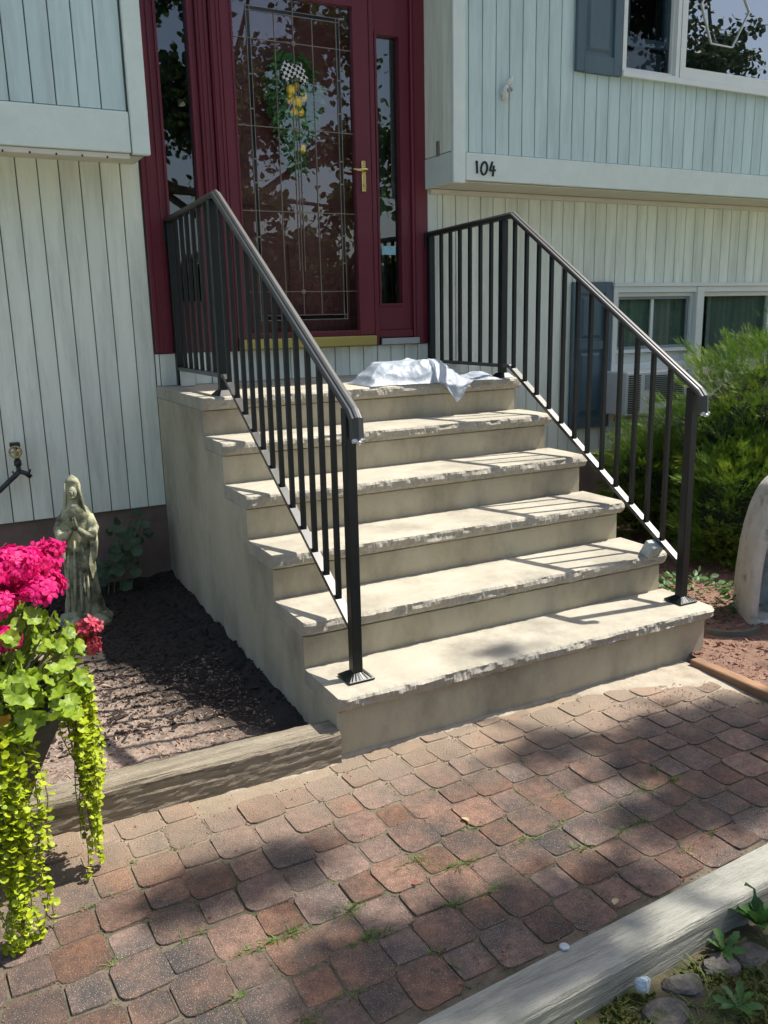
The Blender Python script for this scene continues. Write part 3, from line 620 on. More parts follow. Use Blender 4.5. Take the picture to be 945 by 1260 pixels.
# things on the house wall
fx = empty('wall_fixture', (2.03, YU, 2.70), 'broken white fixture stub on the siding above the house number', 'fixture')
f = MB(); f.lathe([(.012, 0), (.02, .006), (.018, .012)], (0, 0, 0), 12); f.v = [(2.018+x, YU-z, 2.685+y) for x, y, z in f.v]
f.tube([(2.012, YU-.008, 2.642), (2.016, YU-.024, 2.66), (2.016, YU-.026, 2.70), (2.03, YU-.022, 2.73)], [.006, .018, .017, .006], 8)
f.tube([(2.03, YU-.02, 2.72), (2.042, YU-.03, 2.745), (2.062, YU-.03, 2.77)], [.013, .014, .004], 8)
f.build('bracket', mat('plaster_white', (.66, .66, .62), (.75, .75, .70), scale=50, rough=.9, bump=.6, bscale=80), fx, smooth=True)
f = MB(); f.tube([(2.022, YU-.03, 2.692), (2.027, YU-.046, 2.692)], .012, 10); f.tube([(2.048, YU-.012, 2.70), (2.058, YU-.03, 2.703)], .010, 10); f.build('screw_cap', m_screen, fx)

ac = empty('air_conditioner', (3.35, 2.1, .75), 'white window air conditioner half hidden behind the evergreen shrub', 'air conditioner')
a = MB(); a.bbox(3.10, 3.66, 1.96, 2.24, .755, 1.052, .008); a.build('casing', m_ac, ac)
for k in range(17):
    MB().box(3.118, 3.225, 1.954, 1.9605, .775+.0155*k, .783+.0155*k).build('louvre_slot', m_dark, ac)
for k in range(14):
    MB().box(3.36, 3.64, 1.954, 1.9605, .84+.0135*k, .8465+.0135*k).build('louvre_slot', m_dark, ac)
MB().box(3.27, 3.345, 1.956, 1.9605, .93, 1.03).build('control_panel', m_screen, ac)

# ------------------------------------------------------------------ concrete steps
Z = [0, .226, .404, .584, .769, .950, 1.122]
YN = [None, -.036, .245, .523, .796, 1.075, 1.337]
YR = [None, 0, .272, .554, .829, 1.106, 1.371, 2.206]
W = 1.76
stairs = empty('concrete_steps', (.88, 1.0, 0), 'six step pale concrete stoop with rough rock-faced tread edges', 'steps')
TH = .056
def tread(k):
    z = Z[k]; yn = YN[k]; yb = YR[k+1]-.001 if k < 6 else YR[7]
    nx = 400; vs = []; fs = []
    x0, x1 = -.006, W
    rows = []
    for i in range(nx+1):
        x = x0+(x1-x0)*i/nx
        def d(s, zz): return fbm(x*6, zz*9+k*3.1, 5.3*k)*.007+fbm(x*19+zz*9, zz*15+k*7, 1.7*k)*.0055+fbm(x*60, zz*34, k)*.0032
        e0 = .006*fbm(x*6, k*2.2, 0)+.005*fbm(x*28, k*9.2, 3)
        sag = .0025*fbm(x*2.5, k*4.4, 9)
        ends = min(1, (x1-x)/.02, (x-x0)/.02); rnd = .010*(1-max(0, ends))
        prof = [(yb, z-TH), (yn+.030, z-TH-.001), (yn+.016+d(0, .6)+rnd, z-TH+.004+.004*fbm(x*25, 2, k)), (yn+.006+1.1*d(1, .5)+rnd, z-TH*.72), (yn+.003+1.2*d(2, .35)+rnd, z-TH*.48),
                (yn+.003+1.1*d(3, .2)+rnd, z-TH*.24), (yn+.007+e0+rnd, z-.004+.4*sag-abs(fbm(x*40, 3, k))*.004), (yn+.017+e0*1.3, z+sag-.0006), (yn+.05, z+sag), (yn+.15, z+.0008*fbm(x*3, 1, k)), (yb, z)]
        rows.append(prof); vs += [(x, a, b) for a, b in prof]
    m = len(rows[0])
    for i in range(nx):
        for j in range(m):
            a = i*m+j; b = i*m+(j+1) % m; fs.append((a, b, b+m, a+m))
    fs.append(tuple(range(m-1, -1, -1))); fs.append(tuple(range(nx*m, nx*m+m)))
    mb = MB(); mb.add(vs, fs)
    # roughen the right-hand end
    me = mb.mesh('tread', m_conc); me.materials.append(m_nose)
    me.polygons.foreach_set('material_index', [1 if (p.normal.z < .75 and p.center.y < yn+.05) or p.normal.x > .6 else 0 for p in me.polygons])
    return link(bpy.data.objects.new('tread', me), stairs)
for k in range(1, 7): tread(k)
for k in range(1, 7):
    zb = Z[k-1] if k > 1 else -.07
    y1 = (YR[k+1]+.06) if k < 6 else YR[7]
    mb = MB(); nx, nz = 60, 6; vs = []; fs = []
    for i in range(nx+1):
        for j in range(nz+1):
            x = .006+(1.733-.006)*i/nx; zz = zb-.004+(Z[k]-TH-.002-zb)*j/nz
            vs.append((x, YR[k]+.0025*fbm(x*3, zz*5, k*3.3), zz))
    for i in range(nx):
        for j in range(nz):
            a = i*(nz+1)+j; fs.append((a, a+nz+1, a+nz+2, a+1))
    mb.add(vs, fs); mb.box(.006, 1.733, YR[k]+.006, y1, zb-.004, Z[k]-TH-.0025)
    mb.build('riser', m_side, stairs)
poly = [(2.206, -.07), (-.001, -.07), (-.001, Z[1]-TH-.002)]
for k in range(1, 7):
    if k > 1: poly += [(YR[k]-.001, Z[k]-TH-.002)]
    if k < 6: poly += [(YR[k+1]-.001, Z[k]-TH-.002)]
poly += [(2.206, Z[6]-TH-.002)]
# skim coat on the left side: a stepped panel that also covers the tread ends
sp = MB(); pl = [(2.206, -.07), (-.0015, -.07), (-.0015, Z[1]-TH-.003)]
for k in range(1, 6): pl += [(YR[k+1]-.0015-.0, Z[k]-TH-.003), (YR[k+1]-.0015, Z[k+1]-TH-.003)]
pl += [(2.206, Z[6]-TH-.003)]
sp.prism(pl, 'x', -.004, .0055); sp.build('side_wall', m_side, stairs)

# ------------------------------------------------------------------ railings
def railing(X, label, zw=1.935, ya=1.345, za=1.958, ze=1.142, kb=1.196, eb=.412):
    r = empty('railing', (X, .1, Z[1]), label, 'railing', 'railings either side of the steps')
    # molded handrail swept along its path
    path = [Vector((X, 2.200, zw)), Vector((X, ya, za)), Vector((X, .060, ze)), Vector((X, .038, ze-.024)), Vector((X, .034, ze-.090))]; q0 = ze-1.142
    prof = [(-.016, -.016), (.016, -.016), (.024, -.008), (.024, .002), (.018, .007), (.012, .0085), (.008, .013), (0, .0155), (-.008, .013), (-.012, .0085), (-.018, .007), (-.024, .002), (-.024, -.008)]
    mb = MB(); vs = []; n = len(prof)
    for i, p in enumerate(path):
        d0 = (p-path[i-1]).normalized() if i else (path[1]-p).normalized(); d1 = (path[i+1]-p).normalized() if i < len(path)-1 else d0
        t = (d0+d1).normalized(); nrm = Vector((1, 0, 0)).cross(t); nrm = nrm if nrm.z > 0 or i > 2 else -nrm
        if i > 2 and nrm.y > 0: nrm = -nrm
        k = 1/max(.5, t.dot(d1))
        for a, b in prof: vs.append(p+Vector((1, 0, 0))*a+nrm*b*k)
    fs = [(i*n+j, i*n+(j+1) % n, (i+1)*n+(j+1) % n, (i+1)*n+j) for i in range(len(path)-1) for j in range(n)]
    fs += [tuple(range(n-1, -1, -1)), tuple(range(len(vs)-n, len(vs)))]
    mb.add(vs, fs); hr = mb.build('handrail', m_cap, r)
    # bright cut end and curl of the drop piece
    cb = MB(); cb.tube([(X-.021, .028, 1.049+q0), (X+.021, .028, 1.049+q0)], .0085, 12); cb.tube([(X, .030, 1.047+q0), (X, .020, 1.042+q0), (X, .015, 1.047+q0)], [.010, .009, .006], 10)
    cb.build('end_curl', m_steel, hr, smooth=True)
    zt = lambda y: za+(y-ya)*((zw-za)/(2.2-ya)) if y > ya else ze+(y-.06)*(za-ze)/(ya-.06)
    zb = lambda y: kb if y > ya+.007 else eb+(y-.12)*(kb-eb)/(ya+.007-.12)
    MB().bar((X, 2.19, kb-.009), (X, ya+.007, kb-.009), .032, .018).build('bottom_rail', m_rail, r)
    MB().bar((X, ya+.011, kb-.0075), (X, .115, eb-.012), .032, .0175).build('bottom_rail', m_rail, r)
    for y, z0 in ((.098, Z[1]), (1.43, Z[6]), (2.172, Z[6])):
        s = .019
        MB().bbox(X-s, X+s, y-s, y+s, z0+.004, zt(y)-.017, .003).build('post', m_black, r)
    # cast shoe under the bottom post, small plates above
    sh = MB()
    for (h0, z0) in ((.049, Z[1]+.0035), ):
        sh.add([(X-h0, .098-h0, z0), (X+h0, .098-h0, z0), (X+h0, .098+h0, z0), (X-h0, .098+h0, z0), (X-h0, .098-h0, z0+.006), (X+h0, .098-h0, z0+.006), (X+h0, .098+h0, z0+.006), (X-h0, .098+h0, z0+.006),
                (X-.022, .076, z0+.024), (X+.022, .076, z0+.024), (X+.022, .120, z0+.024), (X-.022, .120, z0+.024)],
               [(0,1,5,4),(1,2,6,5),(2,3,7,6),(3,0,4,7),(4,5,9,8),(5,6,10,9),(6,7,11,10),(7,4,8,11),(8,9,10,11),(3,2,1,0)])
        for q in range(6):
            t = -.040+.016*q
            sh.bar((X+t*.95, .098-h0+.003, z0+.0075), (X+t*.5, .076, z0+.0245), .005, .003)
    sh.build('post_shoe', m_black, r)
    for y in (1.43,):
        q = .046; z0 = Z[6]+.0035
        MB().add([(X-q, y-q, z0), (X+q, y-q, z0), (X+q, y+q, z0), (X-q, y+q, z0), (X-.024, y-.024, z0+.022), (X+.024, y-.024, z0+.022), (X+.024, y+.024, z0+.022), (X-.024, y+.024, z0+.022)],
                 [(0,1,5,4),(1,2,6,5),(2,3,7,6),(3,0,4,7),(4,5,6,7),(3,2,1,0)]).build('post_shoe', m_black, r)
    MB().bbox(X-.03, X+.03, 2.180, 2.2095, 1.86, 1.945, .003).build('wall_bracket', m_black, r)
    for y in (.222, .321, .420, .523, .625, .728, .824, .925, 1.025, 1.126, 1.227, 1.328, 1.540, 1.643, 1.747, 1.850, 1.950, 2.052):
        s = .0086
        MB().box(X-s, X+s, y-s, y+s, zb(y)-.006, zt(y)-.014-.006*(y < 1.345)).build('baluster', m_black, r, at=(X, y, zb(y)))
    return r
railing(.12, 'black metal railing on the left side of the steps, by the flower bed', 1.972, 1.365, 1.997, 1.168, 1.222, .424)
railing(1.69, 'black metal railing on the right side of the steps, by the evergreen shrub')

# wood blocks used to prop the new railings
def block(name, mb, m, lab):
    return tag(mb.build(name, m), lab, 'wood block', 'wood blocks propping the railings')
b1 = MB(); b1.bbox(.104, .176, 2.085, 2.125, Z[6]+.003, Z[6]+.083, .002); block('wood_block', b1, m_wblock, 'pale wood block under the left railing on the landing')
b2 = MB(); b2.bbox(1.655, 1.725, 1.90, 1.94, Z[6]+.003, 1.176, .002); block('wood_block', b2, m_wblock, 'pale wood block behind the plastic bag under the right railing')
b3 = MB(); b3.bbox(-.04, .04, -.024, .024, -.075, .0, .003)
for q in range(4): b3.box(-.032+.018*q, -.022+.018*q, -.027, -.0235, -.07, -.004)
M3 = Matrix.Translation((1.668, .235, .462)) @ Matrix.Rotation(R(32.5), 4, 'X')
b3.v = [tuple(M3 @ Vector(p)) for p in b3.v]
block('wood_block', b3, m_block, 'grey ribbed block tilted beneath the lower rail of the right railing')

# ------------------------------------------------------------------ plastic bag on the landing
def bag():
    nu, nv = 170, 70; vs = []; fs = []
    def ridg(x, y, f, k): return 1-abs(noise.noise(Vector((x*f, y*f, k))))*2.2
    for i in range(nu+1):
        u = i/nu; x = .840+.745*u
        top = .080*math.exp(-((u-.36)/.33)**4)*min(1, u/.14)**.9+.020*min(1, u/.05)*min(1, (1-u)/.06)
        if u > .60: top = max(.022, top*(1-(u-.60)*1.2))*min(1, (1-u)/.08+.25)
        ye = 1.350+.012*math.sin(u*11)-.004*math.sin(u*31)
        if u > .70: ye -= .03*(u-.70)/.3
        hang = .098*max(0, 1-abs(u-.635)/.155)**.85 if .48 < u < .79 else 0
        yb = 1.61-.10*u+.03*math.sin(u*6+1)
        for j in range(nv+1):
            v = j/nv
            if v < .74:
                s = v/.74; y = yb+(ye-yb)*s
                prof = math.sin(math.pi*min(1, s*.97+.01))**.5 if hang < .01 else math.sin(math.pi*(s*.80+.01))**.5
                z = 1.126+top*prof
                xr, yr = x*.86+y*.5, -x*.5+y*.86
                wr = .024*ridg(xr*1.0, yr*.3, 6, 1.3)+.013*ridg(xr*.4+3, yr*1.1, 11, 4.1)+.004*ridg(x, y, 25, 7)
                z += (wr-.012)*min(1, top/.028)*min(1, 3*prof)
                z = max(z, 1.1262)
                y += .010*noise.noise(Vector((x*14, y*14, 8)))*(s > .05)
                vs.append((x, y, z))
            else:
                s = (v-.74)/.26
                if hang < .004: vs.append((x, ye-.010*s, 1.1258-.0*s)); continue
                zt0 = 1.126+.012*ridg(x, 1.3, 12, 2)
                y = min(ye, 1.325)-.004-.018*min(1, s*5)-.012*(.5+.5*noise.noise(Vector((x*24, s*1.5, 1))))
                z = zt0-(hang+.012)*s**.9
                vs.append((x+(.635-u)*.38*s*.745+.01*noise.noise(Vector((s*4, x*18, 9))), y, z))
    for i in range(nu):
        for j in range(nv):
            a = i*(nv+1)+j; fs.append((a, a+nv+1, a+nv+2, a+1))
    mb = MB(); mb.add(vs, fs); o = mb.build('plastic_bag', m_bag, smooth=True)
    return tag(o, 'crumpled pale plastic bag lying on the top landing', 'plastic bag')
bag()

# ------------------------------------------------------------------ swag of lemons on the front door, behind the glass
sw = empty('door_swag', (.87, YL+.09, 2.6), 'green swag with lemons and checked bow hanging behind the door glass', 'wreath')
YW = YL+.052
leaf_t = ([(0, 0, 0), (.28, .35, .04), (.30, .65, .03), (0, 1, -.04), (-.30, .65, .03), (-.28, .35, .04), (0, .5, -.03)], [(0, 1, 6), (1, 2, 6), (2, 3, 6), (3, 4, 6), (4, 5, 6), (5, 0, 6)])
Ps = []; Ds = []; Sc = []
for k in range(950):
    t = random.random(); z = 2.86-t*.58
    wd = (.045+.10*math.sin(min(1, t*1.35)*math.pi)**.8)*(1 if t < .72 else 1-.5*(t-.72)/.28)
    a = random.uniform(-1, 1); x = .872+a*wd
    Ps.append((x, YW+random.uniform(-.030, .018), z)); Ds.append((a*.9+random.gauss(0, .3), random.gauss(-.25, .3), -.8+random.gauss(0, .5))); Sc.append(random.uniform(.035, .065))
scatter('foliage', *leaf_t, frames(Ds, rng.uniform(-.8, .8, len(Ds)), Sc), Ps, m_swag, sw, (.87, YL+.09, 2.6))['kind'] = 'stuff'
for (x, z, s) in ((.852, 2.665, .027), (.846, 2.622, .025), (.885, 2.605, .030), (.925, 2.64, .022), (.868, 2.555, .026), (.905, 2.56, .021), (.905, 2.372, .022), (.885, 2.69, .020)):
    MB().ball((x, YW-.028, z), s, 12, 9, (1, 1, 1.2)).build('lemon', m_lemon, sw, smooth=True)
Ps = [(.85+random.gauss(0, .045), YW-.03, 2.57+random.gauss(0, .07)) for k in range(26)]
scatter('white_flowers', *leaf_t, frames(rng.normal(size=(26, 3)), None, np.full(26, .014)), Ps, m_wflow, sw, (.87, YL+.09, 2.6))
m_check = bpy.data.materials.new('buffalo_check'); m_check.use_nodes = True
n_ = m_check.node_tree.nodes; L_ = m_check.node_tree.links
ck = n_.new('ShaderNodeTexChecker'); ck.inputs['Scale'].default_value = 62; ck.inputs[1].default_value = (.62, .62, .58, 1); ck.inputs[2].default_value = (.01, .01, .01, 1)
gg = n_.new('ShaderNodeNewGeometry'); mm = n_.new('ShaderNodeMapping'); mm.inputs['Rotation'].default_value = (0, R(20), 0); mm.inputs['Scale'].default_value = (1, .0, 1); mm.inputs['Location'].default_value = (0, .005, 0)
L_.new(gg.outputs['Position'], mm.inputs[0]); L_.new(mm.outputs[0], ck.inputs['Vector']); L_.new(ck.outputs[0], n_['Principled BSDF'].inputs['Base Color']); n_['Principled BSDF'].inputs['Roughness'].default_value = .8
def bowloop(cx, cz, ang, ln, wd):
    vs = []; fs = []; n = 14
    for i in range(n+1):
        t = i/n; a = 2*math.pi*t; r = ln*math.sin(math.pi*t)
        px = ln*.5*(1-math.cos(a)); py = -.018*math.sin(a)
        w = wd*(.35+.65*math.sin(math.pi*t))
        for s in (-1, 1):
            lx, lz = px, s*w/2
            vs.append((cx+lx*math.cos(ang)-lz*math.sin(ang), YW-.042+py, cz+lx*math.sin(ang)+lz*math.cos(ang)))
    for i in range(n): fs.append((2*i, 2*i+1, 2*i+3, 2*i+2))
    return MB().add(vs, fs)
for a, l, w_ in ((150, .075, .06), (30, .07, .06), (-25, .085, .05), (200, .07, .05), (95, .05, .05)):
    bowloop(.866, 2.745, R(a), l, w_).build('bow_loop', m_check, sw)
MB().ball((.866, YW-.05, 2.745), .017, 10, 7).build('bow_knot', m_check, sw, smooth=True)

# ------------------------------------------------------------------ garden hose
hs = empty('garden_hose', (-.73, YL-.05, .78), 'black hose with Y splitter hanging from the wall tap', 'hose')
h = MB(); h.tube([(-.735, YL-.055, .802), (-.735, YL-.055, .775)], .018, 10); h.tube([(-.735, YL-.055, .775), (-.733, YL-.055, .742)], .012, 10)
h.tube([(-.733, YL-.055, .745), (-.755, YL-.06, .725), (-.785, YL-.065, .702)], .0125, 10); h.tube([(-.733, YL-.055, .745), (-.705, YL-.06, .735), (-.682, YL-.06, .712)], .012, 10)
h.tube([(-.692, YL-.06, .725), (-.680, YL-.06, .752)], .005, 6); h.tube([(-.755, YL-.06, .728), (-.764, YL-.06, .750)], .005, 6)
h.build('splitter', m_hose, hs, smooth=True)
h = MB(); h.tube([(-.782, YL-.065, .704), (-.83, YL-.07, .664), (-.90, YL-.08, .61), (-1.02, YL-.09, .50), (-1.12, YL-.1, .34), (-1.16, YL-.12, .20), (-1.2, YL-.2, .14), (-1.4, YL-.3, .13)], .0125, 10); h.build('hose', m_hose, hs, smooth=True)

# ------------------------------------------------------------------ robed statue
SX, SY, SZ = -.548, 1.70, .055
sta = empty('statue', (SX, SY, SZ), 'mossy stone statue of a veiled praying figure by the house wall', 'statue')
def ring_body():
    # continuous robe, mantle, shoulders, neck and veiled head
    H = .675
    prof = [(0, .098, .080), (.03, .094, .076), (.10, .086, .068), (.20, .078, .062), (.30, .074, .058), (.38, .076, .056), (.44, .082, .054), (.48, .080, .052), (.51, .066, .047), (.535, .046, .042), (.555, .039, .040), (.58, .040, .042), (.605, .042, .044), (.63, .040, .042), (.652, .031, .033), (.668, .016, .018), (.674, .004, .005)]
    vs = []; fs = []; n = 56; m = 70
    for i in range(m+1):
        z = H*i/m*.998
        for k in range(len(prof)-1):
            if prof[k][0] <= z <= prof[k+1][0]: break
        a, b = prof[k], prof[k+1]; t = (z-a[0])/(b[0]-a[0]); t = t*t*(3-2*t)
        rx = a[1]+(b[1]-a[1])*t; ry = a[2]+(b[2]-a[2])*t
        for j in range(n):
            th = 2*math.pi*j/n; c, s = math.cos(th), math.sin(th)
            low = max(0, 1-z/.42)
            fold = .0075*low*math.sin(th*9+z*5+2*math.sin(z*7))+.005*max(0, 1-z/.5)*math.sin(th*5-z*9)
            mant = 0
            fr = -s                                      # 1 = facing the viewer
            if z < .50 and fr > .2: mant = -.012*min(1, (.50-z)/.05)*max(0, fr-.2)/.8*(1+.2*math.sin(z*30))   # open front between mantle edges
            if .545 < z < .64 and fr > .55: mant = -.010*(fr-.55)/.45                                            # face set back inside the veil
            vs.append(((rx+fold+mant)*c, (ry+fold+mant)*s, z))
    for i in range(m):
        for j in range(n):
            a = i*n+j; b = i*n+(j+1) % n; fs.append((a, b, b+n, a+n))
    fs.append(tuple(range(n-1, -1, -1))); fs.append(tuple(range(m*n, m*n+n)))
    return MB().add(vs, fs)
def place(mb, yaw=R(-14)):
    c, s = math.cos(yaw), math.sin(yaw)
    mb.v = [(SX+.9*(x*c-y*s), SY+.92*(x*s+y*c), SZ+.052+z*.995) for x, y, z in mb.v]; return mb
body = ring_body()
# sleeves and hands grow out of the same figure
for sgn in (-1, 1):
    body.tube([(sgn*.066, .0, .478), (sgn*.084, -.022, .42), (sgn*.074, -.052, .385), (sgn*.040, -.078, .405), (sgn*.014, -.088, .435)], [.022, .029, .030, .021, .012], 12)
    body.tube([(sgn*.080, -.030, .40), (sgn*.082, -.045, .35), (sgn*.078, -.052, .29), (sgn*.072, -.05, .25)], [.022, .022, .015, .003], 10)   # hanging sleeve
    body.tube([(sgn*.010, -.086, .428), (sgn*.006, -.090, .455), (sgn*.004, -.088, .480), (sgn*.003, -.084, .494)], [.011, .010, .007, .003], 8)    # praying hands
    for q in range(4):
        body.tube([(sgn*.005, -.094+.004*q, .455), (sgn*.003, -.093+.004*q, .492-.003*abs(q-1.3))], [.0032, .002], 6)
body.ball((0, -.026, .592), .027, 14, 10, (.9, .8, 1.25))                    # face
body.tube([(0, -.047, .604), (0, -.053, .590), (0, -.048, .586)], [.003, .005, .003], 6)
for sgn in (-1, 1):
    for e in ((sgn*.010, -.046, .602), ): body.ball(e, .0045, 6, 5)
    body.tube([(sgn*.030, -.02, .640), (sgn*.036, -.028, .59), (sgn*.045, -.026, .53), (sgn*.055, -.024, .48)], [.006, .008, .009, .006], 8)   # veil edges
body.tube([(-.008, -.047, .576), (0, -.050, .575), (.008, -.047, .576)], [.002, .003, .002], 6)
for (x0, z0, x1, z1) in ((-.012, .37, -.040, .03), (.020, .36, .055, .17), (.0, .22, -.005, .02), (.035, .2, .03, .02), (-.05, .3, -.07, .03)):
    body.tube([(x0, -.056, z0), ((x0+x1)/2, -.064, (z0+z1)/2), (x1, -.074, z1)], [.004, .009, .008], 8)
place(body).build('figure', m_stat, sta, smooth=True)
bs = MB(); bs.lathe([(.128, -.04), (.130, .012), (.122, .024), (.112, .034), (.105, .048), (.07, .060)], (0, 0, 0), 40, lambda t, z: 1+.05*math.sin(5*t)+.06*fbm(math.cos(t)*2, math.sin(t)*2, z*30)*(z > .015))
bs.v = [(SX+x, SY+y*.85, SZ+z) for x, y, z in bs.v]; bs.build('rocky_base', m_stat, sta)

# ------------------------------------------------------------------ leafy plants
def round_leaf(n=12, scal=.0, cup=.12):
    vs = [(0, .5, -cup*.5)]
    for k in range(n):
        t = 2*math.pi*(k+.5)/n-math.pi/2; r = .5*(1+scal*(1 if k % 2 else -1)); 
        if k in (n-1,) or k == 0: r *= .82
        vs.append((r*math.cos(t), .5+r*math.sin(t), cup*.6*((k % 3)/2-.2)+cup*.3))
    return vs, [(0, 1+k, 1+(k+1) % n) for k in range(n)]
creeper = empty('creeper_plant', (-.3, 2.0, .08), 'dark round-leaved creeper in the corner behind the statue', 'plant')
tv, tf = round_leaf(12, .0, .15); leafme = MB().add(tv, tf).mesh('leaf', m_creep, True)
for k in range(46):
    t = random.random(); x = -.40+.21*t+random.gauss(0, .05); zz = .10+.38*t*random.uniform(.55, 1.05)+random.uniform(-.02, .02); y = 2.0+random.uniform(-.10, .16)
    o = link(bpy.data.objects.new('leaf', leafme), creeper, (x, y, zz)); s = random.uniform(.045, .075)
    o.scale = (s, s, s); o.rotation_euler = (R(random.uniform(20, 80)), R(random.uniform(-30, 30)), R(random.uniform(-60, 60)))
for k in range(5):
    mb = MB(); x = -.38+.03*k
    mb.tube([(x, 2.06, .05), (x+.02, 2.05, .22), (x+.07, 2.04, .36), (x+.11, 2.05, .46)], [.004, .003, .003, .002], 5); mb.build('stem', m_stem, creeper)

# ------------------------------------------------------------------ flower planter
PX, PY = -1.14, -.14
pl_ = empty('flower_planter', (PX, PY, 0), 'dark tapered planter of pink geraniums with trailing yellow-green vines', 'planter')
p = MB(); p.lathe([(.055, .001), (.06, .01), (.10, .10), (.16, .23), (.225, .37), (.290, .50), (.300, .515), (.300, .535), (.285, .535), (.275, .50)], (PX, PY, 0), 36, lambda t, z: 1+.012*math.sin(t*18+z*60)); p.build('pot', m_pot, pl_, smooth=True)
# vines
jl_v, jl_f = round_leaf(7, 0, .1)
def vine(ang, ln, nst, m, spread=.05, rr=.30, z0=.54):
    P = []; D = []; S = []; stems = MB()
    for k in range(nst):
        a = ang+random.gauss(0, spread); r0 = rr+random.uniform(-.015, .03); L = ln*random.uniform(.55, 1.0)
        cx, cy = math.cos(a), math.sin(a); pts = []
        ph = random.uniform(0, 6)
        for i in range(int(L/.0105)):
            s = i*.0105; z = z0-.0-s+.02*math.exp(-s*20)
            if z < .012: z = .012+random.uniform(0, .01); r = r0+.02+(s-z0)*.3
            else: r = r0+.022*(1-math.exp(-s*9))+.006*math.sin(s*14+ph)
            wob = .016*math.sin(s*(7+ph)+ph)+.007*math.sin(s*31+ph*2); x = PX+cx*r-cy*wob+.006*math.sin(s*19+ph); y = PY+cy*r+cx*wob+.006*math.cos(s*17+ph); pts.append((x, y, z))
            b = a+(1 if i % 2 else -1)*1.3+random.gauss(0, .35)
            P.append((x, y, z)); D.append((math.cos(b)*.8+cx*.5+random.gauss(0, .3), math.sin(b)*.8+cy*.5+random.gauss(0, .3), random.uniform(-.8, .45))); S.append(random.choice((.6, .8, 1, 1, 1.15))*random.uniform(.015, .024)*(1-.25*s/L))
        stems.tube(pts[::4], .0013, 4)
    o = scatter('trailing_vine', jl_v, jl_f, frames(D, rng.normal(0, .5, len(D)), S), P, m, pl_, (PX, PY, 0)); o['kind'] = 'stuff'
    stems.build('vine_stem', m_stem, o)
vine(R(-70), .58, 30, m_jenny, .13)
vine(R(-98), .54, 20, m_jenny, .14)
vine(R(4), .38, 25, m_jenny, .13, .30, .53)
vine(R(-12), .54, 20, m_jenny, .09, .285, .50)
vine(R(34), .22, 14, m_jenny, .22, .30, .55)
# geranium leaves: each its own part
gv, gf = round_leaf(18, .07, .22); gme = MB().add(gv, gf).mesh('leaf', m_ger, True); gme2 = MB().add(gv, gf).mesh('old_leaf', m_gery, True)
stems = MB()
for k in range(285):
    a = random.uniform(0, 2*math.pi); q = math.sqrt(random.random()); rr = .345*q
    x = PX+rr*math.cos(a); y = PY+rr*math.sin(a); zz = .61+.20*(1-q**2.4)*random.uniform(.35, 1.05)+random.uniform(-.04, .05)
    o = link(bpy.data.objects.new('leaf', gme2 if random.random() < .025 else gme), pl_, (x, y, zz)); s = random.uniform(.032, .056); o.scale = (s, s, s)
    tilt = 20+55*q+random.gauss(0, 18)
    o.rotation_euler = (R(-tilt), random.gauss(0, .3), a-math.pi/2+random.gauss(0, .4))
    if k % 2 == 0: stems.tube([(PX+rr*.5*math.cos(a), PY+rr*.5*math.sin(a), .50), (x, y, zz)], .0022, 5)
P = []; D = []
for k in range(260):
    a = random.uniform(0, 2*math.pi); q = math.sqrt(random.random()); rr = .33*q
    P.append((PX+rr*math.cos(a), PY+rr*math.sin(a), .54+.19*(1-q**2.4)*random.uniform(.2, 1.0)+random.uniform(-.03, .02))); D.append((math.cos(a), math.sin(a), random.uniform(-.5, .6)))
scatter('lower_leaves', gv, gf, frames(D, rng.normal(0, .4, 260), rng.uniform(.035, .06, 260)), P, m_ger, pl_, (PX, PY, 0), True)['kind'] = 'stuff'
# flower heads
fl_v = []; fl_f = []
for q in range(5):
    t = 2*math.pi*q/5; c, s = math.cos(t), math.sin(t); n0 = len(fl_v)
    for (u, v, zz) in ((0, .05, 0), (-.30, .55, .10), (-.16, .98, .02), (.16, .98, .05), (.30, .55, .12)):
        fl_v.append((u*c-v*s, u*s+v*c, zz))
    fl_f.append(tuple(range(n0, n0+5)))
def flower_head(c, r, n, m, squash=.8, name='flower_head'):
    P = []; D = []; 
    for k in range(n):
        d = Vector((random.gauss(0, 1), random.gauss(0, 1), random.gauss(.25, .9))).normalized()
        if d.z < -.6: d.z = -.3
        e = random.uniform(.55, 1.0)
        P.append((c[0]+d.x*r*e, c[1]+d.y*r*e, c[2]+d.z*r*e*squash)); D.append(d+Vector((random.gauss(0, .3), random.gauss(0, .3), random.gauss(.1, .3))))
    M = frames(D, rng.uniform(0, 6, n), rng.uniform(.0135, .023, n)); M = M[:, :, [0, 2, 1]]; 
    return scatter(name, fl_v, fl_f, M, P, m, pl_, (PX, PY, 0))
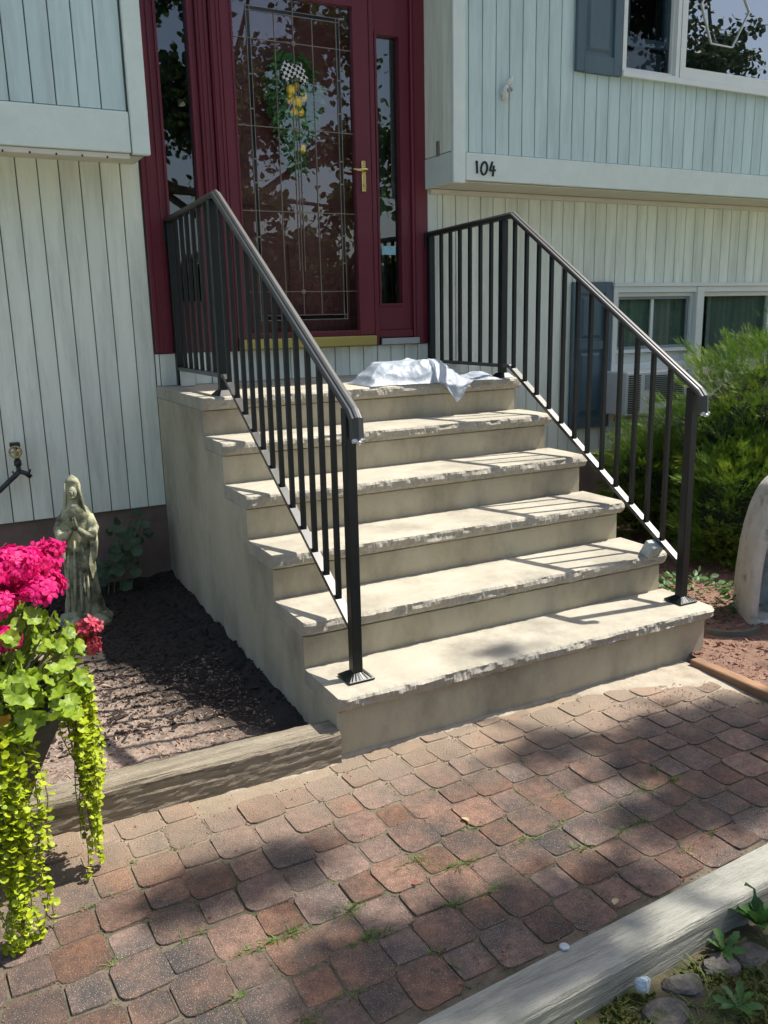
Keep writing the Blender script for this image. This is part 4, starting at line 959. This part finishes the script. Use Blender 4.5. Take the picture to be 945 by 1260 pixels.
for (c, r, n, m) in (((-.945, -.16, .868), .070, 170, m_pink), ((-.93, -.13, .815), .06, 110, m_pink), ((-.985, -.14, .83), .06, 110, m_pink), ((-.885, -.10, .850), .060, 130, m_pink), ((-.868, -.14, .805), .042, 70, m_pink), ((-1.015, -.20, .875), .06, 90, m_pink), ((-.905, -.20, .808), .052, 80, m_pink), ((-.845, -.10, .890), .030, 32, m_pink), ((-1.00, -.23, .80), .045, 60, m_pink),
                     ((-.995, -.26, .715), .042, 70, m_pink), ((-.782, -.09, .650), .030, 30, m_pinkd), ((-.775, -.10, .605), .028, 24, m_pinkd), ((-.748, -.07, .645), .014, 8, m_pinkd), ((-.86, -.0, .745), .014, 7, m_pinkd), ((-1.2, -.05, .85), .06, 60, m_pink), ((-1.3, -.2, .8), .055, 50, m_pink)):
    flower_head(c, r, n, m)
    stems.tube([(PX+(c[0]-PX)*.5, PY+(c[1]-PY)*.5, .52), ((PX+c[0]*2)/3, (PY+c[1]*2)/3, .66 if c[2] > .7 else .58), (c[0], c[1], c[2]-.01)], .003, 6)
stems.build('stems', m_stem, pl_)

# ------------------------------------------------------------------ timbers, plank, edging
def timber(name, pts_top, z0, z1, m, amp, seg=90):
    """beam from quad corners (front-left, front-right, back-right, back-left) with worn edges"""
    fl, fr, br, bl = [Vector((*p, 0)) for p in pts_top]
    vs = []; fs = []; prof = [(0, 0), (0, .08), (0, .16), (0, .24), (0, .32), (0, .40), (0, .48), (0, .56), (0, .64), (0, .72), (0, .80), (0, .90), (.06, 1), (.3, 1), (.5, 1), (.7, 1), (.93, 1), (1, .9), (1, 0)]
    for i in range(seg+1):
        t = i/seg; A = fl.lerp(fr, t); B = bl.lerp(br, t)
        for a, b in prof:
            q = A.lerp(B, a); zz = z0+(z1-z0)*b
            d = fbm(t*9, a*31+b*37, 2.0)*amp+fbm(t*60, a*71+b*67, 5)*amp*.8
            vs.append((q.x, q.y+(d if b < 1 else 0)*(1 if a < .5 else -1), zz+(d*.9 if b > .8 else 0)))
    m_ = len(prof)
    for i in range(seg):
        for j in range(m_):
            a = i*m_+j; b = i*m_+(j+1) % m_; fs.append((a, b, b+m_, a+m_))
    fs += [tuple(range(m_-1, -1, -1)), tuple(range(seg*m_, seg*m_+m_))]
    return MB().add(vs, fs).build(name, m)
tag(timber('bed_timber', [(-2.2, .060), (-.006, -.034), (-.006, .075), (-2.2, .165)], -.01, .112, m_wood, .0030), 'weathered brown timber edging the mulch bed left of the steps', 'timber')
tag(timber('curb_timber', [(-1.2, -1.285), (2.2, -1.10), (2.2, -.988), (-1.2, -1.165)], -.09, .03, m_curb, .0010), 'grey weathered timber curb along the front of the paved walk', 'timber')
pk = MB(); pk.bbox(1.600, 1.652, -1.0, -.052, -.02, .032, .004); tag(pk.build('edging_plank', m_plank), 'reddish wooden plank edging the walk right of the bottom step', 'plank')
ce = MB(); n = 16; vs = []; fs = []
for i in range(n+1):
    t = i/n; a = R(200+ 95*t); r = .17
    for (dr, z) in ((-.008, .0), (.008, .0), (.008, .03), (-.008, .03)): vs.append((2.06+(r+dr)*math.cos(a), .19+(r+dr)*math.sin(a), .02+z))
for i in range(n):
    for j in range(4): fs.append((i*4+j, i*4+(j+1) % 4, (i+1)*4+(j+1) % 4, (i+1)*4+j))
fs += [(3, 2, 1, 0), tuple(range(n*4, n*4+4))]
tag(ce.add(vs, fs).build('curved_edging', mat('edging_grey', (.11, .11, .09), (.17, .165, .135), rough=.8)), 'low curved grey edging strip beside the niche on the right', 'edging')

# ------------------------------------------------------------------ cement grotto niche on the right
gr = empty('garden_niche', (2.375, .02, .02), 'weathered cement arched garden niche at the right edge of the photo', 'garden niche')
def arch(t, hw, H):
    # pointed oval outline, t 0..1 from left foot over the top to right foot
    a = math.pi*(1-t); c, s = math.cos(a), math.sin(a)
    return hw*math.copysign(abs(c)**.62, c)*(1), H*(abs(s)**.78)
GXc, GYc, GZc = 2.41, .02, .02; yaw = R(-32)
def gp(x, y, z): return (GXc+x*math.cos(yaw)-y*math.sin(yaw), GYc+x*math.sin(yaw)+y*math.cos(yaw), GZc+z)
N = 44
def shell(rings, m, name):
    vs = []; fs = []
    for (hw, H, y) in rings:
        for i in range(N+1):
            x, z = arch(i/N, hw, H); wob = .006*fbm(x*14, z*14, hw*9)
            vs.append(gp(x+wob, y+wob, z))
    k = N+1
    for r in range(len(rings)-1):
        for i in range(N): a = r*k+i; fs.append((a, a+1, a+1+k, a+k))
    return MB().add(vs, fs).build(name, m, gr, smooth=True)
shell([(.255, .70, .20), (.270, .735, .06), (.268, .73, -.05), (.262, .722, -.075), (.25, .71, -.082), (.235, .695, -.078), (.225, .68, -.06)], m_grot, 'outer_shell')
shell([(.225, .68, -.06), (.215, .66, .0), (.20, .61, .08), (.16, .48, .14), (.08, .25, .165), (.01, .03, .17)], m_groti, 'inner_shell')
shell([(.255, .70, .20), (.15, .42, .215), (.01, .02, .22)], m_grot, 'back_shell')
b = MB(); b.bbox(-.262, .262, -.07, .20, -.045, .03, .012); b.v = [gp(*q) for q in b.v]; b.build('base', m_grot, gr)
b = MB(); b.lathe([(.075, .03), (.07, .1), (.06, .22), (.064, .32), (.05, .37), (.028, .40), (.034, .43), (.034, .46), (.02, .49), (.004, .5)], (0, 0, 0), 28, lambda t, z: 1+.08*math.sin(7*t+z*9)*(z < .35)); b.v = [gp(x+.0, y*.8+.04, z) for x, y, z in b.v]; b.build('figurine', m_groti, gr, smooth=True)

# ------------------------------------------------------------------ juniper shrub
jn = empty('juniper_shrub', (3.2, 1.1, .02), 'large feathery evergreen shrub filling the corner right of the steps', 'shrub')
JC = [((3.55, 1.12, .62), (.86, .66, .72), 1.0), ((2.90, 1.50, .36), (.36, .30, .40), .45), ((4.4, 1.0, .6), (.8, .7, .72), .25), ((3.5, .55, .40), (.72, .36, .5), .6), ((2.98, .84, .33), (.46, .34, .42), .5)]
P = []; D = []; S = []
for (c, r, wgt) in JC:
    for k in range(int(700*wgt)):
        d = Vector((random.gauss(0, 1), random.gauss(-.25, 1), random.gauss(.3, .95))).normalized()
        e = random.uniform(.74, 1.0)*(1+.18*fbm(d.x*2.2+c[0], d.y*2.2, d.z*2.6, 3))
        q = Vector((c[0]+d.x*r[0]*e, c[1]+d.y*r[1]*e, c[2]+d.z*r[2]*e))
        if q.z < .06 or q.y > 2.10 or q.x < 1.9: continue
        ax = (Vector((d.x, d.y, d.z*.6+.25))+Vector((random.gauss(0, .3), random.gauss(0, .3), random.gauss(0, .25)))).normalized(); ln = random.uniform(.12, .24)
        for m_i in range(random.randint(34, 52)):
            t = random.random(); rad = .055*(1-t*.75)
            off = Vector((random.gauss(0, 1), random.gauss(0, 1), random.gauss(0, .7)))*rad*.6
            P.append(q+ax*(ln*(t-.55))+off); D.append(ax*.9+off*12+Vector((0, 0, .12))); S.append(random.uniform(.030, .060)*(1.1-.35*t))
# one spray: an axis with rows of short scale-leaf twigs
sv = []; sf = []
for i in range(5):
    t = i/4; ln = .26*(1-t*.7); 
    for sg in (-1, 1):
        k = len(sv); y = t*.85; a = .75+random.uniform(-.2, .2); z = .10*t*t+random.uniform(-.03, .03)
        sv += [(0, y, z), (sg*ln*math.sin(a)+.018*sg, y+ln*math.cos(a)-.02, z+.03), (sg*ln*math.sin(a)*1.15, y+ln*math.cos(a)*1.25, z+.02+random.uniform(-.03, .04)), (sg*ln*math.sin(a)*.45, y+ln*math.cos(a)*.8+.015, z+.01)]
        sf.append((k, k+1, k+2, k+3))
k = len(sv); sv += [(-.018, 0, 0), (.018, 0, 0), (.010, .9, .10), (0, 1.1, .13), (-.010, .9, .10)]; sf.append((k, k+1, k+2, k+3, k+4))
cr = scatter('crown', sv, sf, frames(D, rng.normal(0, .9, len(D)), S), P, m_jun, jn, (3.2, 1.1, .02)); cr['kind'] = 'stuff'
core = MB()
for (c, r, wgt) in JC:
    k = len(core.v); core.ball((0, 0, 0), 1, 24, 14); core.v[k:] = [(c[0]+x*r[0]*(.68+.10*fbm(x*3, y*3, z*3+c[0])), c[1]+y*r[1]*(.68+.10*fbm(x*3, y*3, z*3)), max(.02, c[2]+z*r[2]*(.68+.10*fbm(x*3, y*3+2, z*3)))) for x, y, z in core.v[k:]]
core.build('shade_core', m_jcore, jn)
tr = MB()
for k in range(7):
    a = random.uniform(0, 6.28); tr.tube([(3.2+.06*math.cos(a), 1.1+.05*math.sin(a), .0), (3.2+.3*math.cos(a), 1.1+.2*math.sin(a), .35), (3.2+.6*math.cos(a), 1.1+.4*math.sin(a), .75)], [.03, .02, .008], 7)
tr.build('trunk', m_bark, jn)
# low weeds under the shrub
uw_ = empty('ground_weed', (2.25, .55, .03), 'low leafy weed in the shade between the shrub and the niche', 'weed')
P = []; D = []
for k in range(260):
    a = random.uniform(0, 6.28); q = random.random()**.6*.25; P.append((2.22+q*1.1*math.cos(a), .50+q*1.3*math.sin(a), .03+random.uniform(0, .15)*(1-q/.3))); D.append((math.cos(a), math.sin(a), random.uniform(.1, .9)))
scatter('leaves', *leaf_t, frames(D, rng.normal(0, .5, 260), rng.uniform(.025, .05, 260)), P, m_weed, uw_, (2.25, .55, .03))['kind'] = 'stuff'

# ------------------------------------------------------------------ grass and weeds
bl_v = [(-.5, 0, 0), (.5, 0, 0), (.42, .45, .08), (-.42, .45, .08), (.22, .8, .32), (-.22, .8, .32), (0, 1, .6)]; bl_f = [(0, 1, 2, 3), (3, 2, 4, 5), (5, 4, 6)]
def blades(name, spots, m, label, cat='grass', w=.0035):
    P = []; M = []
    for (x, y, z, n, h, sp) in spots:
        for k in range(n):
            a = random.uniform(0, 6.28); q = random.random()*sp
            hh = h*random.uniform(.5, 1.1); lean = random.gauss(.9, .45)
            d = np.array([[math.cos(a)*math.sin(lean), math.sin(a)*math.sin(lean), math.cos(lean)]])
            F = frames(d)[0]; F = F @ np.diag([w*random.uniform(.6, 1.3), hh, -hh]); P.append((x+q*math.cos(a), y+q*math.sin(a)*.6, z)); M.append(F)
    return tag(scatter(name, bl_v, bl_f, M, P, m), label, cat, kind='stuff')
spots = []
weedpix = [(-.576,-.66),(-.50,-.70),(-.33,-.71),(-.44,-.72),(-.35,-.81),(-.29,-.85),(-.24,-.70),(-.1,-.66),(-.06,-.62),(0,-.66),(.07,-.7),(.02,-.83),(-.08,-.88),(-.18,-.93),(-.42,-.96),(-.2,-.99),(.17,-.62),(.28,-.69),(.41,-.68),(.40,-.8),(.3,-.98),(.52,-.8),(.60,-.78),(.78,-.8),(.85,-.72),(.7,-.66),(.47,-.55),(.9,-.6),(1.1,-.62),(1.2,-.45),(-.8,-.38),(-.72,-.28),(-.62,-.22),(-.9,-.42),(-.7,-.62),(-.85,-.62),(-.3,-.18),(.18,-.34),(-.55,-.98),(-.66,-.9),(.62,-.95),(.74,-.93)]
for (x, y) in weedpix:
    # snap to the nearest joint between two pavers
    bx = min(JOINTS, key=lambda q: (q[0]-x)**2+(q[1]-y)**2); jx = bx[0]+(.058 if x > bx[0] else -.058); jy = bx[1]+(.062 if y > bx[1] else -.062)
    if random.random() < .5: sx, sy = x, jy
    else: sx, sy = jx, y
    near = y < -.55
    for q in range(random.randint(4, 8)): spots.append((sx+random.gauss(0, .024), sy+random.gauss(0, .004), -.006, random.randint(6, 14), random.uniform(.012, .026)*(1.2 if near else .8), .012))
for k in range(60):
    bx = random.choice([q for q in JOINTS if q[1] < -.3]); sg = random.choice((-1, 1))
    if random.random() < .5: spots.append((bx[0]+random.uniform(-.05, .05), bx[1]+sg*.061, -.005, random.randint(4, 9), random.uniform(.007, .014), .018))
    else: spots.append((bx[0]+sg*.058, bx[1]+random.uniform(-.05, .05), -.005, random.randint(4, 9), random.uniform(.007, .014), .012))
P = []; M = []
for k in range(4200):
    bx = random.choice(JOINTS); sg = random.choice((-1, 1))
    if random.random() < .5: q = (bx[0]+random.uniform(-.06, .06), bx[1]+sg*.061+random.gauss(0, .004), -.0032)
    else: q = (bx[0]+sg*.058+random.gauss(0, .004), bx[1]+random.uniform(-.06, .06), -.0032)
    if not (-1.09 < q[1] < -.03 and q[0] < 1.59): continue
    e = Matrix.Rotation(random.uniform(0, 6.28), 3, 'Z') @ Matrix.Rotation(random.gauss(0, .5), 3, 'X'); z_ = random.uniform(.5, 1.5)
    P.append(q); M.append(np.array(e) @ np.diag([.005*z_, .003*z_, .0022*z_]))
tag(scatter('joint_crumbs', *box_t, M, P, mat('joint_crumb', (.06, .045, .03), (.20, .15, .10), scale=90, rough=.95, c3=(.10, .09, .04), s3=30, t3=(.5, .6))), 'brown crumbs of soil and bark packed in the paver joints', 'debris', kind='stuff')
blades('joint_grass', spots, m_grass, 'small green grass tufts growing in the paver joints', w=.0028)
spots = [(random.uniform(-.35, 1.0), random.uniform(-1.62, -1.235), 0, random.randint(3, 9), random.uniform(.02, .055), .02) for k in range(420)]
spots = [(x, y, soilz(x, y)-.002, n, h, s) for x, y, z, n, h, s in spots]
blades('verge_grass', spots, m_grass, 'thin grass and moss beyond the grey timber curb', w=.0032)
P = []; D = []
for k in range(9000):
    x = random.uniform(-.3, 1.0); y = random.uniform(-1.6, -1.22)
    if fbm(x*6, y*6, 12) < -.02: continue
    P.append((x, y, soilz(x, y)-.001)); D.append((random.gauss(0, .5), random.gauss(0, .5), 1))
tag(scatter('verge_moss', bl_v, bl_f, frames(D, rng.uniform(0, 6, len(D)), rng.uniform(.006, .014, len(D))), P, m_moss), 'yellowish moss carpet among the stones in the front corner', 'moss', kind='stuff')
# broad-leaved weeds by the curb
dl_v = [(0, 0, 0), (.08, .12, .03), (.05, .2, .03), (.14, .33, .05), (.09, .42, .05), (.19, .58, .05), (.13, .68, .04), (.16, .82, .01), (0, 1, -.08), (-.16, .82, .01), (-.13, .68, .04), (-.19, .58, .05), (-.09, .42, .05), (-.14, .33, .05), (-.05, .2, .03), (-.08, .12, .03), (0, .3, .0), (0, .65, .0)]
dl_f = [(0, 1, 2, 16), (2, 3, 4, 16), (4, 5, 6, 17), (6, 7, 8, 17), (4, 17, 16), (8, 9, 10, 17), (10, 11, 12, 17), (12, 13, 14, 16), (14, 15, 0, 16), (12, 16, 17)]
dme = MB().add(dl_v, dl_f).mesh('leaf', m_weed, True)
def weed(c, n, s, label, el=(15, 60)):
    e = empty('weed_plant', c, label, 'weed')
    for k in range(n):
        a = 2*math.pi*k/n+random.gauss(0, .25); o = link(bpy.data.objects.new('leaf', dme), e, (c[0]+.006*math.cos(a), c[1]+.006*math.sin(a), c[2]+.002*k % .02))
        q = s*random.uniform(.65, 1.1); o.scale = (q, q, q); o.rotation_euler = (R(random.uniform(*el)), random.gauss(0, .25), a)
weed((.585, -1.225, -.05), 13, .105, 'largest leafy green weed growing against the grey timber curb', (25, 65))
weed((.44, -1.235, -.05), 8, .06, 'small leafy weed next to the largest weed along the grey timber curb')
weed((.62, -1.36, -.05), 8, .09, 'pale leafy weed in the front right corner beyond the stones', (5, 30))
weed((.33, -1.37, -.05), 9, .07, 'low weed among moss at the bottom of the photo', (10, 40))
weed((.78, -1.25, -.05), 9, .09, 'leafy weed at the right edge beside the grey timber curb', (20, 55))
# stones
def rock(name, c, s, seed, m, label, group=None, cat='stone', fl=.55):
    mb = MB(); mb.ball((0, 0, 0), 1, 14, 9)
    rr = random.Random(seed); ax = [Vector((rr.gauss(0, 1), rr.gauss(0, 1), rr.gauss(0, 1))).normalized() for _ in range(9)]; dd = [rr.uniform(.62, .9) for _ in range(9)]
    out = []
    for v in mb.v:
        q = Vector(v).normalized(); r = 1.0
        for a, d in zip(ax, dd):
            t = q.dot(a)
            if t > 1e-3: r = min(r, d/t)
        r *= 1+.05*noise.noise(q*3+Vector((seed, 0, 0)))
        r *= 1+.07*noise.noise(q*9+Vector((0, seed, 0))); out.append((c[0]+q.x*r*s[0], c[1]+q.y*r*s[1], c[2]+min(q.z*r, .72+.05*noise.noise(q*6))*s[2]))
    mb.v = out; return tag(mb.build(name, m, None, c), label, cat, group)
rk = [((.185, -1.305, -.056), (.062, .048, .03), 'grey stone directly in front of the crumpled pale lump'), ((.285, -1.262, -.056), (.055, .045, .028), 'grey stone with a flat top, second along the curb from the crumpled lump'),
      ((.405, -1.262, -.056), (.05, .042, .026), 'grey stone, third along the curb, before the leafy weeds'), ((.500, -1.27, -.056), (.055, .045, .024), 'grey stone under the leaves of the largest curb weed'), ((.64, -1.285, -.056), (.05, .04, .024), 'grey stone nearest the right edge of the photo beyond the curb'), ((.075, -1.32, -.056), (.05, .04, .024), 'grey stone at the bottom edge left of the other verge stones')]
for i, (c, s, lab) in enumerate(rk): rock('stone', c, s, i+3, m_rock, lab, 'grey stones beyond the curb')
rock('crumpled_lump', (.178, -1.238, -.018), (.020, .019, .022), 77, m_foil, 'pale bluish crumpled lump on the verge by the curb', None, 'litter')
rock('white_stone', (-.60, .19, .022), (.022, .014, .012), 31, m_pebble, 'white pebble lying on the mulch behind the brown timber')
rock('white_stone', (-.805, .012, .006), (.010, .008, .007), 32, m_pebble, 'tiny white pebble on the pavers at the foot of the brown timber')
cp = MB(); cp.lathe([(.012, .0), (.012, .002), (.0105, .004), (.004, .0045)], (.058, -1.108, .0325), 20, lambda t, z: 1+.04*math.sin(t*14)*(z < .004)); tag(cp.build('bottle_cap', mat('cap_metal', (.40, .46, .50), (.52, .57, .6), rough=.4, metal=.5)), 'bluish round metal cap on the grey timber curb', 'bottle cap')
# litter: red bits on the walk and dry leaves
P = []; M = []
for k in range(560):
    if k < 240: x, y = 1.33+random.gauss(0, .16), -.30+random.gauss(0, .09)
    elif k < 400: x, y = random.uniform(-.2, .9), -1.02+random.gauss(0, .05)
    else: x, y = random.uniform(-1.1, 1.5), random.uniform(-1.05, -.05)
    if y > -.02 or y < -1.09 or x > 1.58: continue
    e = Matrix.Rotation(random.uniform(0, 6.28), 3, 'Z') @ Matrix.Rotation(random.gauss(0, .4), 3, 'X'); s = random.uniform(.5, 1.3)
    P.append((x, y, .003+.006*(y > -.06))); M.append(np.array(e) @ np.diag([.0055*s, .003*s, .0012]))
tag(scatter('fallen_petals', *box_t, M, P, m_petal), 'scattered dry reddish petals and seed bits on the pavers', 'debris', kind='stuff')
dlm = MB().add(*leaf_t).mesh('dry_leaf', leafmat('dry_leaf', (.42, .36, .20), (.55, .48, .30), trans=.2), True)
for i, (x, y, lab) in enumerate(((.17, -.545, 'small pale curled leaf lying on the middle of the pavers'), (.305, -1.015, 'pale dry leaf lying against the grey timber curb'), (-.115, -.70, 'small reddish leaf fallen on a paver joint'))):
    o = link(bpy.data.objects.new('fallen_leaf', dlm if i < 2 else MB().add(*leaf_t).mesh('red_leaf', m_petal, True)), None, (x, y, .008)); s = .03 if i < 2 else .018; o.scale = (s, s, s*2); o.rotation_euler = (.1, .2, i*1.7+.5)
    tag(o, lab, 'leaf')

# ------------------------------------------------------------------ trees around the yard (they shade the walk and mirror in the glass)
lf_v = [(0, 0, 0), (.36, .3, .06), (.30, .72, .03), (0, 1.05, -.06), (-.30, .72, .03), (-.36, .3, .06)]; lf_f = [(0, 1, 2, 3), (0, 3, 4, 5)]
def tree(base, H, blobs, nleaf, size, label, seed, trunk_r=.16, m=None, name='leafy_tree'):
    rr = random.Random(seed); e = empty(name, base, label, 'tree', 'trees in the front yard')
    tk = MB(); top = Vector(base)+Vector((0, 0, H*.62)); pts = [Vector(base), Vector(base)+Vector((.05, .03, H*.2)), Vector(base)+Vector((-.04, .05, H*.42)), top]
    tk.tube(pts, [trunk_r*1.25, trunk_r, trunk_r*.8, trunk_r*.5], 10)
    P = []; D = []
    for (c, r, wgt) in blobs:
        c = Vector(c); tk.tube([pts[2].lerp(top, rr.random()), (pts[2]+c)/2+Vector((rr.gauss(0, .2), rr.gauss(0, .2), .2)), c], [trunk_r*.45, trunk_r*.28, trunk_r*.1], 7)
        nt = max(4, int(26*wgt))
        twigs = []
        for k in range(nt):
            d = Vector((rr.gauss(0, 1), rr.gauss(0, 1), rr.gauss(0, .8))).normalized(); tip = c+Vector((d.x*r[0], d.y*r[1], d.z*r[2]))*rr.uniform(.55, 1.0)
            tk.tube([c, c.lerp(tip, .5)+Vector((rr.gauss(0, .08), rr.gauss(0, .08), .06)), tip], [trunk_r*.10, .012, .005], 5); twigs.append(tip)
        for k in range(int(nleaf*wgt)):
            t = rr.choice(twigs); sd_ = min(.17, .45*min(r)); q = c.lerp(t, rr.uniform(.25, 1.08))+Vector((rr.gauss(0, sd_), rr.gauss(0, sd_), rr.gauss(0, .12)))
            P.append(q); D.append((rr.gauss(0, 1), rr.gauss(0, 1), rr.gauss(-.4, .7)))
    tk.build('trunk', m_bark, e)
    o = scatter('crown', lf_v, lf_f, frames(D, rng.uniform(0, 6, len(D)), rng.uniform(size*.7, size*1.25, len(D))), P, m or m_tleaf, e, base); o['kind'] = 'stuff'
def over(x, y, z):           # point at height z whose shadow falls on ground point (x, y)
    k = z/sdir.z; return (x+sdir.x*k, y+sdir.y*k, z)
SH = [((-.15, -.99), 6.2, (.36, .15, .35), 1.5), ((.28, -.97), 6.6, (.18, .07, .2), .35), ((-.60, -.45), 7.0, (.24, .07, .3), .45), ((1.22, -.53), 6.6, (.40, .17, .35), 1.5), ((.70, -.30), 7.4, (.20, .05, .25), .22), ((.80, -.82), 6.4, (.25, .09, .3), .55), ((.66, -1.42), 5.8, (.50, .11, .35), 1.8), ((-.3, -1.75), 6.4, (.7, .3, .5), 1.2), ((1.9, -1.1), 6.4, (.5, .4, .5), 1.4), ((1.2, -2.2), 6.0, (.8, .5, .7), 1.4), ((.2, -2.7), 6.6, (.9, .6, .7), 1.4), ((.55, .05), 7.6, (.25, .05, .2), .03), ((-.6, -2.1), 7.2, (1.0, .5, .6), 1.6), ((.6, -2.2), 7.8, (1.0, .5, .6), 2.0), ((1.8, -1.7), 7.4, (.7, .4, .6), 1.8)]
tree((5.6, -3.9, -.09), 8.5, [(over(x, y, z), r, wgt) for (x, y), z, r, wgt in SH]+[((5.2, -3.6, 7.6), (1.1, .9, .8), 1.5), ((6.2, -3.2, 6.8), (.9, .8, .8), 1.2)], 1750, .062, 'broadleaf tree standing in front of the steps, seen by its dappled shade', 5)
tree((1.8, -9.5, -.09), 8.5, [((1.6, -9.3, 6.6), (2.0, 1.6, 1.4), 2.2), ((3.4, -9.0, 5.2), (1.5, 1.3, 1.1), 1.6), ((.2, -9.2, 5.2), (1.6, 1.3, 1.2), 1.6), ((2.0, -9.0, 8.2), (1.5, 1.3, 1.0), 1.4), ((3.6, -8.6, 7.2), (1.3, 1.2, 1.0), 1.3), ((1.5, -8.8, 4.0), (1.7, 1.0, .7), 1.4), ((5.4, -8.6, 2.7), (1.0, .7, .6), .55), ((4.4, -8.6, 3.5), (.9, .7, .6), .5), ((6.4, -8.8, 3.5), (.9, .7, .6), .45)], 1200, .15, 'broad maple tree across the yard, mirrored in the door glass', 11, .22)
tree((5.2, -11, -.09), 9, [((5.0, -10.6, 5.4), (1.6, 1.3, 1.4), 1.8), ((6.6, -10.5, 6.8), (1.5, 1.3, 1.2), 1.6), ((7.4, -10, 4.8), (1.5, 1.3, 1.2), 1.6), ((5.6, -10.5, 8.4), (1.4, 1.2, 1.0), 1.4)], 1100, .14, 'tall tree at the far side of the yard, mirrored in the windows', 13, .2)
tree((14.5, -8.5, -.09), 9, [((14.2, -8, 6.6), (1.6, 1.4, .8), 1.6), ((12.9, -8, 7.4), (1.2, 1.1, .7), 1.2), ((14.6, -8.4, 8.6), (1.4, 1.2, .8), 1.3), ((13.2, -8.2, 5.2), (1.5, 1.2, .8), 1.4), ((16, -8.2, 5.4), (1.5, 1.2, .8), 1.0)], 1000, .13, 'dark conifer beyond the yard, mirrored in the upper window', 17, .2, m_tneedle, 'conifer_tree')
tree((-2.2, -8.5, -.09), 7.5, [((-2.2, -8.2, 5.0), (1.6, 1.3, 1.3), 1.8), ((-.8, -8.4, 6.0), (1.3, 1.2, 1.0), 1.4), ((-3.4, -8, 4.4), (1.5, 1.3, 1.1), 1.5), ((-2.0, -8.2, 3.0), (1.4, 1.0, .9), 1.2)], 1000, .14, 'leafy tree left of the maple, mirrored in the left sidelight', 19, .18)

# unseen hedges, added to block the bright horizon in the glass reflections
for hx, hw_, lab in ((-5.5, 4.2, 'long unseen hedge added for the glass reflections, left length'), (4.0, 5.0, 'long unseen hedge added for the glass reflections, middle length'), (14.5, 5.2, 'long unseen hedge added for the glass reflections, right length'), (25.2, 5.2, 'long unseen hedge added for the glass reflections, far right length')):
    e = empty('hedge', (hx, -14, -.09), lab, 'hedge', 'hedges added for the glass reflections')
    cb = MB(); k = 0; cb.bbox(hx-hw_, hx+hw_, -14.7, -13.4, -.09, 2.7, .2); cb.build('shade_core', m_jcore, e)
    n = 9000; P = np.stack([rng.uniform(hx-hw_-.1, hx+hw_+.1, n), -13.35+rng.normal(0, .12, n)-1.2*(rng.random(n) < .25)*rng.random(n), rng.uniform(-.05, 3.0, n)], 1)
    P[:, 2] += .25*np.sin(P[:, 0]*1.3)*(P[:, 2] > 1.5)
    scatter('crown', lf_v, lf_f, frames(rng.normal(size=(n, 3)), rng.uniform(0, 6, n), rng.uniform(.12, .24, n)), P, m_tleaf, e, (hx, -14, -.09))['kind'] = 'stuff'
